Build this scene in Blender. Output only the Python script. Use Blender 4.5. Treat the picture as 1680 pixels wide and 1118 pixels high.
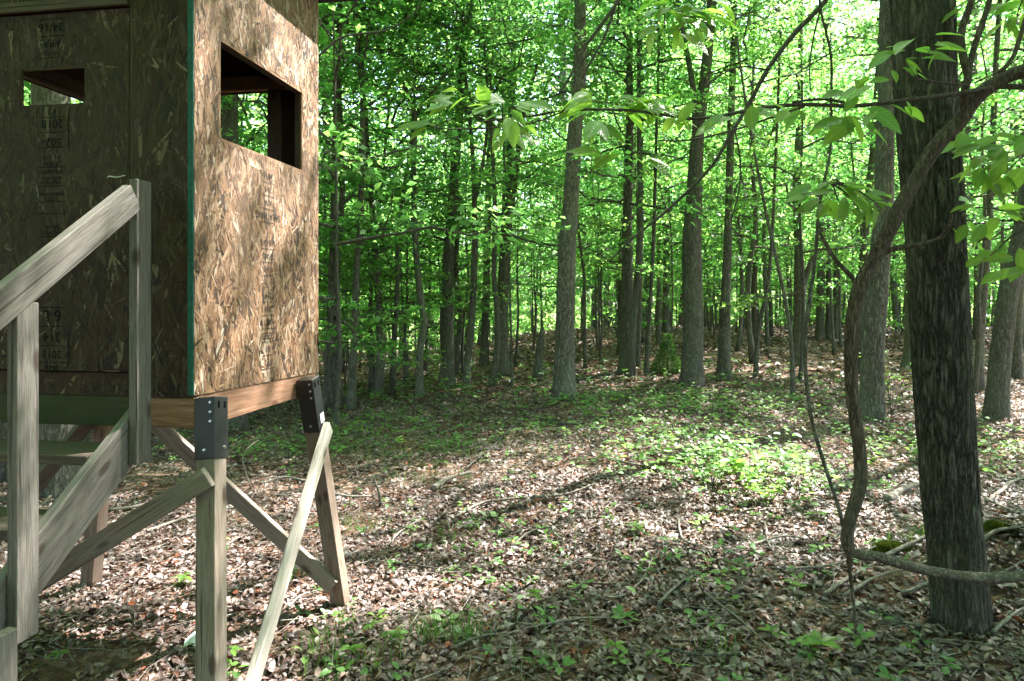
import bpy, bmesh, math, random
import numpy as np
from mathutils import Vector, Matrix, Quaternion

for o in list(bpy.data.objects):
    bpy.data.objects.remove(o)
scene = bpy.context.scene
col = scene.collection
R = math.radians

# ------------------------------------------------------------------ camera, sky, sun, exposure
EYE = 1.65            # metres above the ground at the camera
HZ = 488.0            # picture row of the horizon in the 1680 px photograph
F = 1120.0            # focal length in pixels (24 mm)
cam_d = bpy.data.cameras.new('camera')
cam = bpy.data.objects.new('camera', cam_d); col.objects.link(cam)
cam.location = (0, 0, EYE); cam.rotation_euler = (R(90), 0, 0)
cam_d.sensor_width = 36; cam_d.lens = 24; cam_d.shift_y = -(559 - HZ) / 1680.0
cam_d.clip_start = 0.05; cam_d.clip_end = 2000
scene.camera = cam

SUN_EL, SUN_AZ = 56.0, 36.0      # azimuth from +X towards +Y
sun_dir = Vector((math.cos(R(SUN_EL)) * math.cos(R(SUN_AZ)), math.cos(R(SUN_EL)) * math.sin(R(SUN_AZ)), math.sin(R(SUN_EL))))
world = bpy.data.worlds.new('World'); scene.world = world; world.use_nodes = True
wn = world.node_tree.nodes; wl = world.node_tree.links
bg = wn['Background']; sky = wn.new('ShaderNodeTexSky'); sky.sky_type = 'NISHITA'; sky.sun_disc = False
sky.sun_elevation = R(SUN_EL); sky.sun_rotation = R(90 - SUN_AZ); sky.dust_density = 2.0; sky.ozone_density = 0.6
wl.new(sky.outputs[0], bg.inputs[0]); bg.inputs[1].default_value = 0.10
sd = bpy.data.lights.new('sun', 'SUN'); sd.energy = 5.0; sd.angle = R(0.55); sd.color = (1.0, 0.975, 0.94)
sun = bpy.data.objects.new('sun', sd); col.objects.link(sun)
sun.rotation_euler = (-sun_dir).to_track_quat('-Z', 'Y').to_euler(); sun.location = (20, 5, 30)
scene.view_settings.view_transform = 'Standard'; scene.view_settings.look = 'None'
scene.view_settings.gamma = 1.0; scene.view_settings.use_curve_mapping = False
scene.view_settings.exposure = 3.55
cy = scene.cycles
cy.max_bounces = 12; cy.diffuse_bounces = 8; cy.glossy_bounces = 2; cy.transmission_bounces = 6; cy.transparent_max_bounces = 4
cy.sample_clamp_indirect = 6.0; cy.use_denoising = True; cy.caustics_reflective = False; cy.caustics_refractive = False

# ------------------------------------------------------------------ helpers
def hash3(ix, iy, iz, seed):
    h = (ix.astype(np.int64) * 374761393 + iy.astype(np.int64) * 668265263 + iz.astype(np.int64) * 2147483647 + seed * 1274126177) & 0xffffffff
    h = ((h ^ (h >> 13)) * 1274126177) & 0xffffffff
    h = ((h ^ (h >> 16)) * 2246822519) & 0xffffffff
    return ((h ^ (h >> 15)) & 0xffffff) / float(0xffffff)

def vnoise(x, y, z=None, seed=0):
    x = np.asarray(x, float); y = np.asarray(y, float); z = np.zeros_like(x) if z is None else np.asarray(z, float)
    fx, fy, fz = np.floor(x), np.floor(y), np.floor(z)
    tx, ty, tz = x - fx, y - fy, z - fz
    tx = tx * tx * (3 - 2 * tx); ty = ty * ty * (3 - 2 * ty); tz = tz * tz * (3 - 2 * tz)
    r = 0
    for a in (0, 1):
        for b in (0, 1):
            for c in (0, 1):
                w = (tx if a else 1 - tx) * (ty if b else 1 - ty) * (tz if c else 1 - tz)
                r = r + w * hash3(fx + a, fy + b, fz + c, seed)
    return r * 2 - 1

def sstep(a, b, x):
    t = np.clip((np.asarray(x, float) - a) / (b - a), 0, 1); return t * t * (3 - 2 * t)

def ground(x, y):
    x = np.asarray(x, float); y = np.asarray(y, float)
    z = -0.19 * sstep(0.8, -1.0, x) - 0.05 * np.maximum(-x - 1.5, 0) * sstep(3, 9, y)
    right = sstep(-2.5, 2.5, x / (1 + 0.04 * y))
    z = z + right * 0.021 * np.clip(y - 8, 0, 18) - (0.05 * np.maximum(y - 29, 0)) - (1 - right) * 0.03 * np.maximum(y - 17, 0)
    z = z + 0.06 * vnoise(x * .45, y * .45, seed=3) * sstep(2, 7, y) + 0.022 * vnoise(x * 1.7, y * 1.7, seed=5)
    z = z + 0.34 * np.exp(-(((x - 3.2) / .55) ** 2 + ((y - 4.1) / .42) ** 2))
    z = np.maximum(z, -9)
    return z

def P(px, py, Y):
    return Vector(((px - 840) / F * Y, Y, EYE - (py - HZ) / F * Y))

def G(px, py, lift=0.0):
    """point on the ground along the ray through a pixel"""
    a, c = (px - 840) / F, (py - HZ) / F
    ys = np.linspace(1.2, 60, 8000)
    d = EYE - c * ys - ground(a * ys, ys)
    k = np.argmax(d < 0) if (d < 0).any() else len(ys) - 1
    Y = ys[k]
    return Vector((a * Y, Y, float(ground(a * Y, Y)) + lift))

def mesh_np(name, verts, faces, attrs=None, smooth=False, uv=None):
    """faces: (n,k) array, or list of such arrays"""
    m = bpy.data.meshes.new(name)
    if not (isinstance(faces, list) and isinstance(faces[0], np.ndarray)): faces = [np.asarray(faces)]
    faces = [np.asarray(f, np.int32) for f in faces if len(f)]
    verts = np.asarray(verts, np.float32)
    nl = sum(f.size for f in faces); nf = sum(len(f) for f in faces)
    m.vertices.add(len(verts)); m.vertices.foreach_set('co', verts.ravel())
    m.loops.add(nl); m.polygons.add(nf)
    m.loops.foreach_set('vertex_index', np.concatenate([f.ravel() for f in faces]))
    tot = np.concatenate([np.full(len(f), f.shape[1], np.int32) for f in faces])
    start = np.concatenate([[0], np.cumsum(tot)[:-1]]).astype(np.int32)
    m.polygons.foreach_set('loop_start', start)
    try: m.polygons.foreach_set('loop_total', tot)
    except Exception: pass
    if smooth: m.polygons.foreach_set('use_smooth', np.ones(nf, bool))
    m.update(calc_edges=True)
    for k, v in (attrs or {}).items():
        v = np.asarray(v, np.float32)
        if v.ndim == 1:
            a = m.attributes.new(k, 'FLOAT', 'FACE' if len(v) == nf else 'POINT'); a.data.foreach_set('value', v)
        else:
            a = m.attributes.new(k, 'FLOAT_VECTOR', 'FACE' if len(v) == nf else 'POINT'); a.data.foreach_set('vector', v.ravel())
    return m

def obj(name, mesh, mat=None, parent=None, loc=(0, 0, 0), rot=None, scale=None):
    o = bpy.data.objects.new(name, mesh); col.objects.link(o)
    if mat is not None and mesh is not None and not mesh.materials: mesh.materials.append(mat)
    o.location = loc
    if rot is not None: o.rotation_euler = rot
    if scale is not None: o.scale = (scale,) * 3 if isinstance(scale, (int, float)) else scale
    if parent is not None: o.parent = parent
    return o

def tag(o, label=None, cat=None, group=None, kind=None):
    if label: o['label'] = label
    if cat: o['category'] = cat
    if group: o['group'] = group
    if kind: o['kind'] = kind
    return o

def thing(name, label, cat, loc=(0, 0, 0), group=None, rotz=0):
    o = bpy.data.objects.new(name, None); col.objects.link(o); o.location = loc; o.rotation_euler = (0, 0, rotz)
    o.empty_display_size = .1
    return tag(o, label, cat, group)

class Geo:
    def __init__(s): s.v = []; s.q = []; s.t = []; s.n = 0; s.qa = []; s.ta = []
    def add(s, v, q=None, t=None, qa=None, ta=None):
        v = np.asarray(v, float)
        if q is not None and len(q): s.q.append(np.asarray(q) + s.n); s.qa.append(np.full(len(q), .5) if qa is None else qa)
        if t is not None and len(t): s.t.append(np.asarray(t) + s.n); s.ta.append(np.full(len(t), .5) if ta is None else ta)
        s.v.append(v); s.n += len(v)
    def mesh(s, name, smooth=False):
        f = []; a = []
        if s.q: f.append(np.concatenate(s.q)); a.append(np.concatenate(s.qa))
        if s.t: f.append(np.concatenate(s.t)); a.append(np.concatenate(s.ta))
        return mesh_np(name, np.concatenate(s.v), f, {'rnd': np.concatenate(a)}, smooth)

def resample(pts, rad, step):
    pts = np.asarray(pts, float); rad = np.asarray(rad, float)
    # Catmull-Rom through the control points
    n = len(pts)
    if n < 3:
        L = np.linalg.norm(pts[-1] - pts[0]); k = max(2, int(L / step) + 1); t = np.linspace(0, 1, k)[:, None]
        return pts[0] * (1 - t) + pts[-1] * t, rad[0] * (1 - t[:, 0]) + rad[-1] * t[:, 0]
    op, orr = [], []
    ext = np.vstack([2 * pts[0] - pts[1], pts, 2 * pts[-1] - pts[-2]])
    for i in range(n - 1):
        p0, p1, p2, p3 = ext[i:i + 4]
        L = np.linalg.norm(p2 - p1); k = max(1, int(round(L / step)))
        t = (np.arange(k) / k)[:, None]
        op.append(.5 * (2 * p1 + (p2 - p0) * t + (2 * p0 - 5 * p1 + 4 * p2 - p3) * t ** 2 + (3 * p1 - p0 - 3 * p2 + p3) * t ** 3))
        orr.append(rad[i] * (1 - t[:, 0]) + rad[i + 1] * t[:, 0])
    op.append(pts[-1:]); orr.append(rad[-1:])
    return np.vstack(op), np.concatenate(orr)

def tube(pts, rad, sides=8, bark=0.0, seed=0, freq=7.0, caps=True, zs=1.6):
    """verts, quads, tris of a swept tube with an optional furrowed surface"""
    pts = np.asarray(pts, float); rad = np.asarray(rad, float); n = len(pts)
    T = np.gradient(pts, axis=0); T /= np.linalg.norm(T, axis=1)[:, None] + 1e-9
    ref = np.array([0.02, 1.0, 0.03]) if abs(T[0][1]) < .8 else np.array([1.0, 0, 0.05])
    U = np.cross(ref[None, :], T); U /= np.linalg.norm(U, axis=1)[:, None] + 1e-9
    V = np.cross(T, U)
    th = np.arange(sides) / sides * 2 * math.pi
    r = rad[:, None] * np.ones((1, sides))
    if bark:
        s = np.concatenate([[0], np.cumsum(np.linalg.norm(np.diff(pts, axis=0), axis=1))])
        ct, st = np.cos(th)[None, :] * freq, np.sin(th)[None, :] * freq
        S = s[:, None] * zs
        w = vnoise(ct * .5 + 0 * S, st * .5 + 0 * S, S * .6, seed + 7) * .6
        a = vnoise(ct + w, st + w, S, seed)
        b = vnoise(ct * 2.1 + w, st * 2.1, S * 2.3, seed + 1)
        ridge = (1 - np.abs(a) * 1.7) * .65 + b * .35
        r = r * (1 + bark * ridge)
    v = pts[:, None, :] + r[:, :, None] * (np.cos(th)[None, :, None] * U[:, None, :] + np.sin(th)[None, :, None] * V[:, None, :])
    i = np.arange(n - 1)[:, None] * sides; j = np.arange(sides)[None, :]; j2 = (j + 1) % sides
    q = np.stack([i + j, i + j2, i + sides + j2, i + sides + j], -1).reshape(-1, 4)
    v = v.reshape(-1, 3); t = np.zeros((0, 3), int)
    if caps:
        v = np.vstack([v, pts[:1], pts[-1:]]); a = n * sides; jj = np.arange(sides); jn = (jj + 1) % sides
        t = np.vstack([np.stack([jn, jj, np.full(sides, a)], 1), np.stack([(n - 1) * sides + jj, (n - 1) * sides + jn, np.full(sides, a + 1)], 1)])
    return v, q, t

def kites(Pn, D, N, L, W, fold=.12):
    D = D / (np.linalg.norm(D, axis=1)[:, None] + 1e-9)
    S = np.cross(D, N); S /= np.linalg.norm(S, axis=1)[:, None] + 1e-9
    N = np.cross(S, D)
    L = np.asarray(L)[:, None]; W = np.asarray(W)[:, None]
    v = np.stack([Pn, Pn + D * L * .45 + S * W * .5 + N * W * fold, Pn + D * L - N * L * .06, Pn + D * L * .45 - S * W * .5 + N * W * fold], 1)
    n = len(Pn); q = np.arange(n * 4).reshape(n, 4)
    return v.reshape(-1, 3), q

def leaves8(Pn, D, N, L, W, curl, fold):
    """curled dry or fresh leaves of eight triangles"""
    D = D / (np.linalg.norm(D, axis=1)[:, None] + 1e-9)
    S = np.cross(D, N); S /= np.linalg.norm(S, axis=1)[:, None] + 1e-9
    N = np.cross(S, D)
    L = np.asarray(L)[:, None]; W = np.asarray(W)[:, None]; c = np.asarray(curl)[:, None]; f = np.asarray(fold)[:, None]
    def pt(u, w, h): return Pn + D * L * u + S * W * w + N * (L * c * (4 * u * (1 - u)) + W * abs(w) * 2 * f * .5) + N * h * L
    v = np.stack([pt(0, 0, 0), pt(.3, .42, 0), pt(.3, 0, 0), pt(.3, -.42, 0), pt(.68, .4, 0), pt(.68, 0, 0), pt(.68, -.4, 0), pt(1, 0, 0)], 1)
    n = len(Pn); b = (np.arange(n) * 8)[:, None, None]
    tri = np.array([[0, 1, 2], [0, 2, 3], [1, 4, 2], [4, 5, 2], [2, 5, 3], [5, 6, 3], [4, 7, 5], [5, 7, 6]])
    return v.reshape(-1, 3), (tri[None] + b).reshape(-1, 3)

# ------------------------------------------------------------------ materials
def new_mat(name):
    m = bpy.data.materials.new(name); m.use_nodes = True
    nt = m.node_tree; b = nt.nodes['Principled BSDF']
    return m, nt, b, nt.nodes['Material Output']

def ramp(nt, fac, stops, interp='LINEAR'):
    r = nt.nodes.new('ShaderNodeValToRGB'); r.color_ramp.interpolation = interp
    e = r.color_ramp.elements
    while len(e) < len(stops): e.new(.5)
    for k, (p, c) in enumerate(stops): e[k].position = p; e[k].color = (*c, 1)
    if fac is not None: nt.links.new(fac, r.inputs[0])
    return r.outputs[0]

def tex_noise(nt, vec, scale, detail=4, rough=.55, dist=0.0):
    n = nt.nodes.new('ShaderNodeTexNoise'); n.inputs['Scale'].default_value = scale; n.inputs['Detail'].default_value = detail
    n.inputs['Roughness'].default_value = rough; n.inputs['Distortion'].default_value = dist
    if vec is not None: nt.links.new(vec, n.inputs['Vector'])
    return n.outputs['Fac']

def mapping(nt, scale, kind='Object', rnd=False):
    tc = nt.nodes.new('ShaderNodeTexCoord'); mp = nt.nodes.new('ShaderNodeMapping'); mp.inputs['Scale'].default_value = scale
    nt.links.new(tc.outputs[kind], mp.inputs['Vector'])
    if rnd:
        oi = nt.nodes.new('ShaderNodeObjectInfo'); mul = nt.nodes.new('ShaderNodeMath'); mul.operation = 'MULTIPLY'; mul.inputs[1].default_value = 37.0
        nt.links.new(oi.outputs['Random'], mul.inputs[0]); cb = nt.nodes.new('ShaderNodeCombineXYZ')
        for k in range(3): nt.links.new(mul.outputs[0], cb.inputs[k])
        nt.links.new(cb.outputs[0], mp.inputs['Location'])
    return mp.outputs[0]

def mixc(nt, fac, a, b, mode='MIX'):
    n = nt.nodes.new('ShaderNodeMix'); n.data_type = 'RGBA'; n.blend_type = mode
    for sock, v in ((n.inputs[0], fac), (n.inputs[6], a), (n.inputs[7], b)):
        if hasattr(v, 'is_linked') or hasattr(v, 'links'): nt.links.new(v, sock)
        elif isinstance(v, (int, float)): sock.default_value = v
        else: sock.default_value = (*v, 1)
    return n.outputs[2]

def attr(nt, name):
    a = nt.nodes.new('ShaderNodeAttribute'); a.attribute_name = name; return a.outputs['Fac']

def bump(nt, b, h, dist, strength=1.0):
    n = nt.nodes.new('ShaderNodeBump'); n.inputs['Distance'].default_value = dist; n.inputs['Strength'].default_value = strength
    nt.links.new(h, n.inputs['Height']); nt.links.new(n.outputs[0], b.inputs['Normal'])

def math_n(nt, op, a, bb=None):
    n = nt.nodes.new('ShaderNodeMath'); n.operation = op
    for k, v in enumerate((a, bb)):
        if v is None: continue
        if isinstance(v, (int, float)): n.inputs[k].default_value = v
        else: nt.links.new(v, n.inputs[k])
    return n.outputs[0]

def leaf_mat(name, stops, trans_gain, mixf=.5, rough=.45, spec=.35, obj_var=.25):
    m, nt, b, out = new_mat(name)
    c = ramp(nt, attr(nt, 'rnd'), stops)
    if obj_var:
        oi = nt.nodes.new('ShaderNodeObjectInfo')
        hs = nt.nodes.new('ShaderNodeHueSaturation'); nt.links.new(c, hs.inputs['Color'])
        mr = nt.nodes.new('ShaderNodeMapRange'); mr.inputs['To Min'].default_value = 1 - obj_var; mr.inputs['To Max'].default_value = 1 + obj_var
        nt.links.new(oi.outputs['Random'], mr.inputs['Value']); nt.links.new(mr.outputs[0], hs.inputs['Value'])
        mr2 = nt.nodes.new('ShaderNodeMapRange'); mr2.inputs['To Min'].default_value = .485; mr2.inputs['To Max'].default_value = .515
        ml = math_n(nt, 'FRACT', math_n(nt, 'MULTIPLY', oi.outputs['Random'], 7.3)); nt.links.new(ml, mr2.inputs['Value']); nt.links.new(mr2.outputs[0], hs.inputs['Hue'])
        c = hs.outputs[0]
    nt.links.new(c, b.inputs['Base Color']); b.inputs['Roughness'].default_value = rough; b.inputs['Specular IOR Level'].default_value = spec
    tr = nt.nodes.new('ShaderNodeBsdfTranslucent')
    tc = mixc(nt, 1.0, c, trans_gain, 'MULTIPLY'); nt.links.new(tc, tr.inputs['Color'])
    mx = nt.nodes.new('ShaderNodeMixShader'); mx.inputs[0].default_value = mixf
    nt.links.new(b.outputs[0], mx.inputs[1]); nt.links.new(tr.outputs[0], mx.inputs[2]); nt.links.new(mx.outputs[0], out.inputs['Surface'])
    return m

GREEN = [(0, (.040, .11, .036)), (.45, (.078, .18, .050)), (.8, (.12, .24, .060)), (1, (.17, .30, .075))]
M_leaf = leaf_mat('foliage', GREEN, (3.7, 3.4, 2.9), .6)
M_cover = leaf_mat('ground_cover', [(0, (.05, .12, .035)), (.5, (.10, .20, .055)), (1, (.19, .30, .07))], (2.2, 2.2, 1.6), .42, obj_var=0)
M_near = leaf_mat('fresh_leaf', [(0, (.09, .20, .035)), (1, (.15, .28, .05))], (2.8, 2.5, 1.4), .5, rough=.33, spec=.5, obj_var=.2)
M_grass = leaf_mat('grass', [(0, (.05, .11, .03)), (1, (.12, .21, .045))], (2.0, 2.0, 1.5), .35, obj_var=0)
M_litter = leaf_mat('dry_leaves', [(0, (.024, .015, .011)), (.25, (.060, .035, .027)), (.5, (.118, .078, .067)), (.72, (.185, .138, .124)), (.9, (.31, .265, .252)), (1, (.20, .055, .022))], (1.2, .9, .6), .16, rough=.5, spec=.45, obj_var=0)

def bark_mat(name, dark, mid, light, lichen, su=34.0, sv=7.0, amp=.012, lf=.35):
    m, nt, b, out = new_mat(name)
    v = mapping(nt, (su, su, sv), rnd=True)
    n1 = tex_noise(nt, v, 1.0, 6, .62, .6)
    rid = math_n(nt, 'ABSOLUTE', math_n(nt, 'SUBTRACT', n1, .5))
    v2 = mapping(nt, (2.2, 2.2, 1.3), rnd=True); n2 = tex_noise(nt, v2, 1.0, 3)
    v3 = mapping(nt, (90, 90, 45), rnd=True); n3 = tex_noise(nt, v3, 1.0, 3)
    c = ramp(nt, rid, [(0, dark), (.055, mid), (.16, light)])
    c = mixc(nt, math_n(nt, 'MULTIPLY', ramp(nt, n2, [(.42, (0, 0, 0)), (.66, (1, 1, 1))]), lf), c, lichen)
    c = mixc(nt, .55, c, ramp(nt, n3, [(.3, (.45, .45, .45)), (.7, (1.25, 1.25, 1.25))]), 'MULTIPLY')
    nt.links.new(c, b.inputs['Base Color']); b.inputs['Roughness'].default_value = .9; b.inputs['Specular IOR Level'].default_value = .15
    h = math_n(nt, 'ADD', math_n(nt, 'MULTIPLY', math_n(nt, 'MINIMUM', rid, .18), 5.0), math_n(nt, 'MULTIPLY', n3, .25))
    bump(nt, b, h, amp)
    return m
M_bark = bark_mat('bark_grey', (.045, .038, .032), (.135, .118, .100), (.25, .222, .192), (.20, .215, .16))
M_barkd = bark_mat('bark_dark', (.050, .043, .037), (.125, .110, .095), (.21, .187, .163), (.17, .185, .13), lf=.3)
M_barkbig = bark_mat('bark_furrowed', (.018, .015, .013), (.078, .066, .056), (.185, .160, .140), (.14, .145, .10), 34, 6, .02, .4)
M_vine = bark_mat('bark_vine', (.032, .023, .017), (.105, .078, .058), (.185, .145, .11), (.15, .135, .105), 70, 9, .006, .3)
M_twig = bark_mat('bark_twig', (.045, .036, .03), (.09, .075, .062), (.14, .12, .10), (.15, .15, .12), 60, 60, .002, .2)
M_stick = bark_mat('weathered_stick', (.09, .072, .058), (.22, .185, .155), (.38, .335, .29), (.26, .25, .21), 55, 55, .003, .25)
M_root = bark_mat('bark_root', (.04, .030, .023), (.13, .105, .082), (.22, .185, .15), (.18, .165, .13), 45, 45, .005, .3)
M_hump = M_barkd

# ground: dark humus with broken litter colours
M_ground, nt, b, out = new_mat('forest_floor')
v = mapping(nt, (1, 1, 1))
vo = nt.nodes.new('ShaderNodeTexVoronoi'); vo.inputs['Scale'].default_value = 24; nt.links.new(v, vo.inputs['Vector'])
vr = nt.nodes.new('ShaderNodeSeparateColor'); nt.links.new(vo.outputs['Color'], vr.inputs[0])
c = ramp(nt, vr.outputs[0], [(0, (.05, .032, .022)), (.4, (.13, .08, .055)), (.75, (.25, .165, .12)), (1, (.36, .26, .2))])
n_ = tex_noise(nt, v, 1.1, 5)
soil = ramp(nt, tex_noise(nt, v, 60, 4), [(.3, (.045, .024, .017)), (.7, (.14, .075, .052))])
c = mixc(nt, ramp(nt, n_, [(.42, (.25, .25, .25)), (.6, (1, 1, 1))]), soil, c)
nt.links.new(c, b.inputs['Base Color']); b.inputs['Roughness'].default_value = .95; b.inputs['Specular IOR Level'].default_value = .1
bump(nt, b, math_n(nt, 'ADD', vr.outputs[1], tex_noise(nt, v, 45, 4)), .03)

def wood_mat(name, cols, grey, gf, su=1.6, amp=.0025, algae=None):
    m, nt, b, out = new_mat(name)
    v = mapping(nt, (2.6, 34, 34), rnd=True); n1 = tex_noise(nt, v, su, 9, .72, .8)
    v2 = mapping(nt, (11, 240, 240), rnd=True); n2 = tex_noise(nt, v2, 1, 3)
    v3 = mapping(nt, (2.5, 5, 5), rnd=True); n3 = tex_noise(nt, v3, 1, 4)
    c = ramp(nt, n1, [(.28, cols[0]), (.5, cols[1]), (.72, cols[2])])
    c = mixc(nt, math_n(nt, 'MULTIPLY', ramp(nt, n3, [(.3, (0, 0, 0)), (.65, (1, 1, 1))]), gf), c, grey)
    c = mixc(nt, .6, c, ramp(nt, n2, [(.3, (.55, .55, .55)), (.7, (1.2, 1.2, 1.2))]), 'MULTIPLY')
    ck = tex_noise(nt, mapping(nt, (1.3, 70, 70), rnd=True), 1, 2, .5, .4)
    c = mixc(nt, .85, c, ramp(nt, ck, [(.30, (.25, .22, .2)), (.36, (1, 1, 1))]), 'MULTIPLY')
    # knots
    vk = nt.nodes.new('ShaderNodeTexVoronoi'); vk.inputs['Scale'].default_value = 1.0
    nt.links.new(mapping(nt, (3.6, 9, 9), rnd=True), vk.inputs['Vector'])
    k = ramp(nt, vk.outputs['Distance'], [(.10, (.28, .2, .16)), (.19, (1, 1, 1))])
    c = mixc(nt, .8, c, k, 'MULTIPLY')
    if algae is not None:
        c = mixc(nt, ramp(nt, n3, [(.25, (.25, .25, .25)), (.6, (.9, .9, .9))]), c, algae)
    nt.links.new(c, b.inputs['Base Color']); b.inputs['Roughness'].default_value = .8; b.inputs['Specular IOR Level'].default_value = .25
    bump(nt, b, math_n(nt, 'ADD', n1, math_n(nt, 'MULTIPLY', n2, .6)), amp)
    return m
M_grey = wood_mat('weathered_grey_wood', [(.055, .046, .038), (.130, .112, .096), (.23, .204, .180)], (.155, .138, .122), .5, amp=.004)
M_treat = wood_mat('treated_lumber', [(.090, .066, .046), (.195, .152, .115), (.31, .255, .21)], (.22, .185, .157), .45, amp=.004)
M_fresh = wood_mat('pale_lumber', [(.20, .165, .13), (.36, .315, .265), (.50, .45, .39)], (.36, .33, .29), .4, amp=.004)  # paler than the lumber of the other braces
M_red = wood_mat('orange_lumber', [(.12, .055, .030), (.25, .125, .072), (.38, .215, .14)], (.22, .13, .09), .4, 1.3)
M_green = wood_mat('mossy_lumber', [(.04, .033, .02), (.075, .066, .035), (.12, .10, .055)], (.06, .062, .035), .5, algae=(.030, .036, .014))
M_brown = wood_mat('weathered_brown_lumber', [(.085, .052, .036), (.17, .115, .082), (.28, .21, .165)], (.18, .14, .115), .45)
M_dark = wood_mat('old_brown_lumber', [(.045, .030, .022), (.085, .060, .044), (.14, .10, .075)], (.08, .068, .055), .5)

def osb_mat(name, stops, tint=None, veil=.72):
    m, nt, b, out = new_mat(name)
    uvn = nt.nodes.new('ShaderNodeAttribute'); uvn.attribute_name = 'guv'
    n1 = nt.nodes.new('ShaderNodeTexNoise'); nt.links.new(uvn.outputs['Vector'], n1.inputs['Vector']); n1.inputs['Scale'].default_value = 1; n1.inputs['Detail'].default_value = 4
    c = ramp(nt, attr(nt, 'rnd'), stops)
    c = mixc(nt, .75, c, ramp(nt, n1.outputs['Fac'], [(.3, (.5, .46, .42)), (.55, (1, 1, 1)), (.75, (1.25, 1.22, 1.2))]), 'MULTIPLY')
    st = tex_noise(nt, mapping(nt, (1.6, 1.6, 1.1)), 1.0, 5, .6)
    c = mixc(nt, ramp(nt, st, [(.42, (.0, .0, .0)), (.60, (veil, veil, veil))]), c, tint or (.30, .27, .24))
    nt.links.new(c, b.inputs['Base Color']); b.inputs['Roughness'].default_value = .72; b.inputs['Specular IOR Level'].default_value = .3
    bump(nt, b, n1.outputs['Fac'], .0012)
    return m
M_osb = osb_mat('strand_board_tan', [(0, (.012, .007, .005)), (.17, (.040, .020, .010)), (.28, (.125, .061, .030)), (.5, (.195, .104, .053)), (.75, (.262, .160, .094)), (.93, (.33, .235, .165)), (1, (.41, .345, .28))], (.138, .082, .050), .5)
M_osbd = osb_mat('strand_board_weathered_shaded', [(0, (.008, .006, .004)), (.15, (.017, .008, .004)), (.4, (.036, .017, .006)), (.7, (.046, .026, .011)), (.93, (.062, .044, .026)), (1, (.19, .15, .10))], (.040, .025, .013), .45)  # weathered board with the wall's shade darkened into its colour

def plain(name, c, rough=.6, metal=0.0, spec=.4, nscale=30, var=.25):
    m, nt, b, out = new_mat(name)
    n = tex_noise(nt, mapping(nt, (1, 1, 1)), nscale, 4)
    cc = mixc(nt, 1.0, c, ramp(nt, n, [(.3, (1 - var,) * 3), (.7, (1 + var,) * 3)]), 'MULTIPLY')
    nt.links.new(cc, b.inputs['Base Color']); b.inputs['Roughness'].default_value = rough; b.inputs['Metallic'].default_value = metal; b.inputs['Specular IOR Level'].default_value = spec
    return m
M_steel = plain('black_powder_coat', (.012, .012, .014), .42, 0, .5, 60)
M_slot = plain('slot_dark', (.002, .002, .002), .9, 0, .1)
M_bolt = plain('zinc_bolt', (.55, .55, .56), .3, 1.0)
M_edge = plain('green_edge_paint', (.008, .075, .055), .6, 0, .3, 50, .35)
M_ink = plain('black_ink', (.020, .019, .018), .85, 0, .15, 120, .5)
M_inkd = plain('dark_ink', (.004, .004, .005), .85, 0, .15, 120, .5)  # deeper black than the ink on the side wall
M_sticker = plain('white_sticker', (.75, .75, .74), .5)
M_roof = plain('dark_roofing', (.03, .03, .032), .8)
M_moss = leaf_mat('moss', [(0, (.05, .07, .012)), (1, (.12, .15, .02))], (1.4, 1.4, 1), .2, obj_var=0)
M_paper = plain('pale_litter', (.7, .72, .66), .6)

# ------------------------------------------------------------------ ground sheet
def axis(segs):
    out = []
    for a, b_, s in segs: out += list(np.arange(a, b_, s))
    return np.array(out + [segs[-1][1]])
gx = axis([(-900, -60, 60), (-60, -24, 3), (-24, -8, .6), (-8, 8, .14), (8, 24, .6), (24, 60, 3), (60, 900, 60)])
gy = axis([(-900, -60, 60), (-60, -6, 3), (-6, 1, .4), (1, 13, .14), (13, 34, .5), (34, 70, 3), (70, 900, 60)])
X, Y = np.meshgrid(gx, gy)
gv = np.stack([X, Y, ground(X, Y)], -1).reshape(-1, 3)
nx = len(gx); i = np.arange(len(gy) - 1)[:, None] * nx; j = np.arange(nx - 1)[None]
gq = np.stack([i + j, i + j + 1, i + nx + j + 1, i + nx + j], -1).reshape(-1, 4)
tag(obj('ground', mesh_np('ground', gv, gq, smooth=True), M_ground), 'forest floor of humus and fallen leaves', None, kind='structure')

# ------------------------------------------------------------------ the hunting blind
B0 = np.array([-1.37, 2.94]); SD = np.array([.158, .987]); LD = np.array([-.987, .158])
def BP(s, t, z):   # s metres back along the side wall, t metres left along the front wall
    p = B0 + SD * s + LD * t
    return Vector((p[0], p[1], z))
BW = 1.22
blind = thing('hunting_blind', 'raised strand board hunting blind on splayed wooden legs with black brackets', 'hunting blind', BP(.6, .6, -.19))
BL = blind.location.copy()
blind_rot = Matrix(((LD[0] * -1, SD[0], 0), (LD[1] * -1, SD[1], 0), (0, 0, 1)))   # +X right along the front, +Y back

def box_bm(sx, sy, sz, bev=.003):
    bm = bmesh.new(); bmesh.ops.create_cube(bm, size=1)
    for v in bm.verts: v.co = Vector((v.co.x * sx, v.co.y * sy, v.co.z * sz))
    if bev: bmesh.ops.bevel(bm, geom=bm.edges[:], offset=bev, segments=1, affect='EDGES')
    return bm
def bm_mesh(bm, name):
    m = bpy.data.meshes.new(name); bm.to_mesh(m); bm.free(); return m

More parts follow.
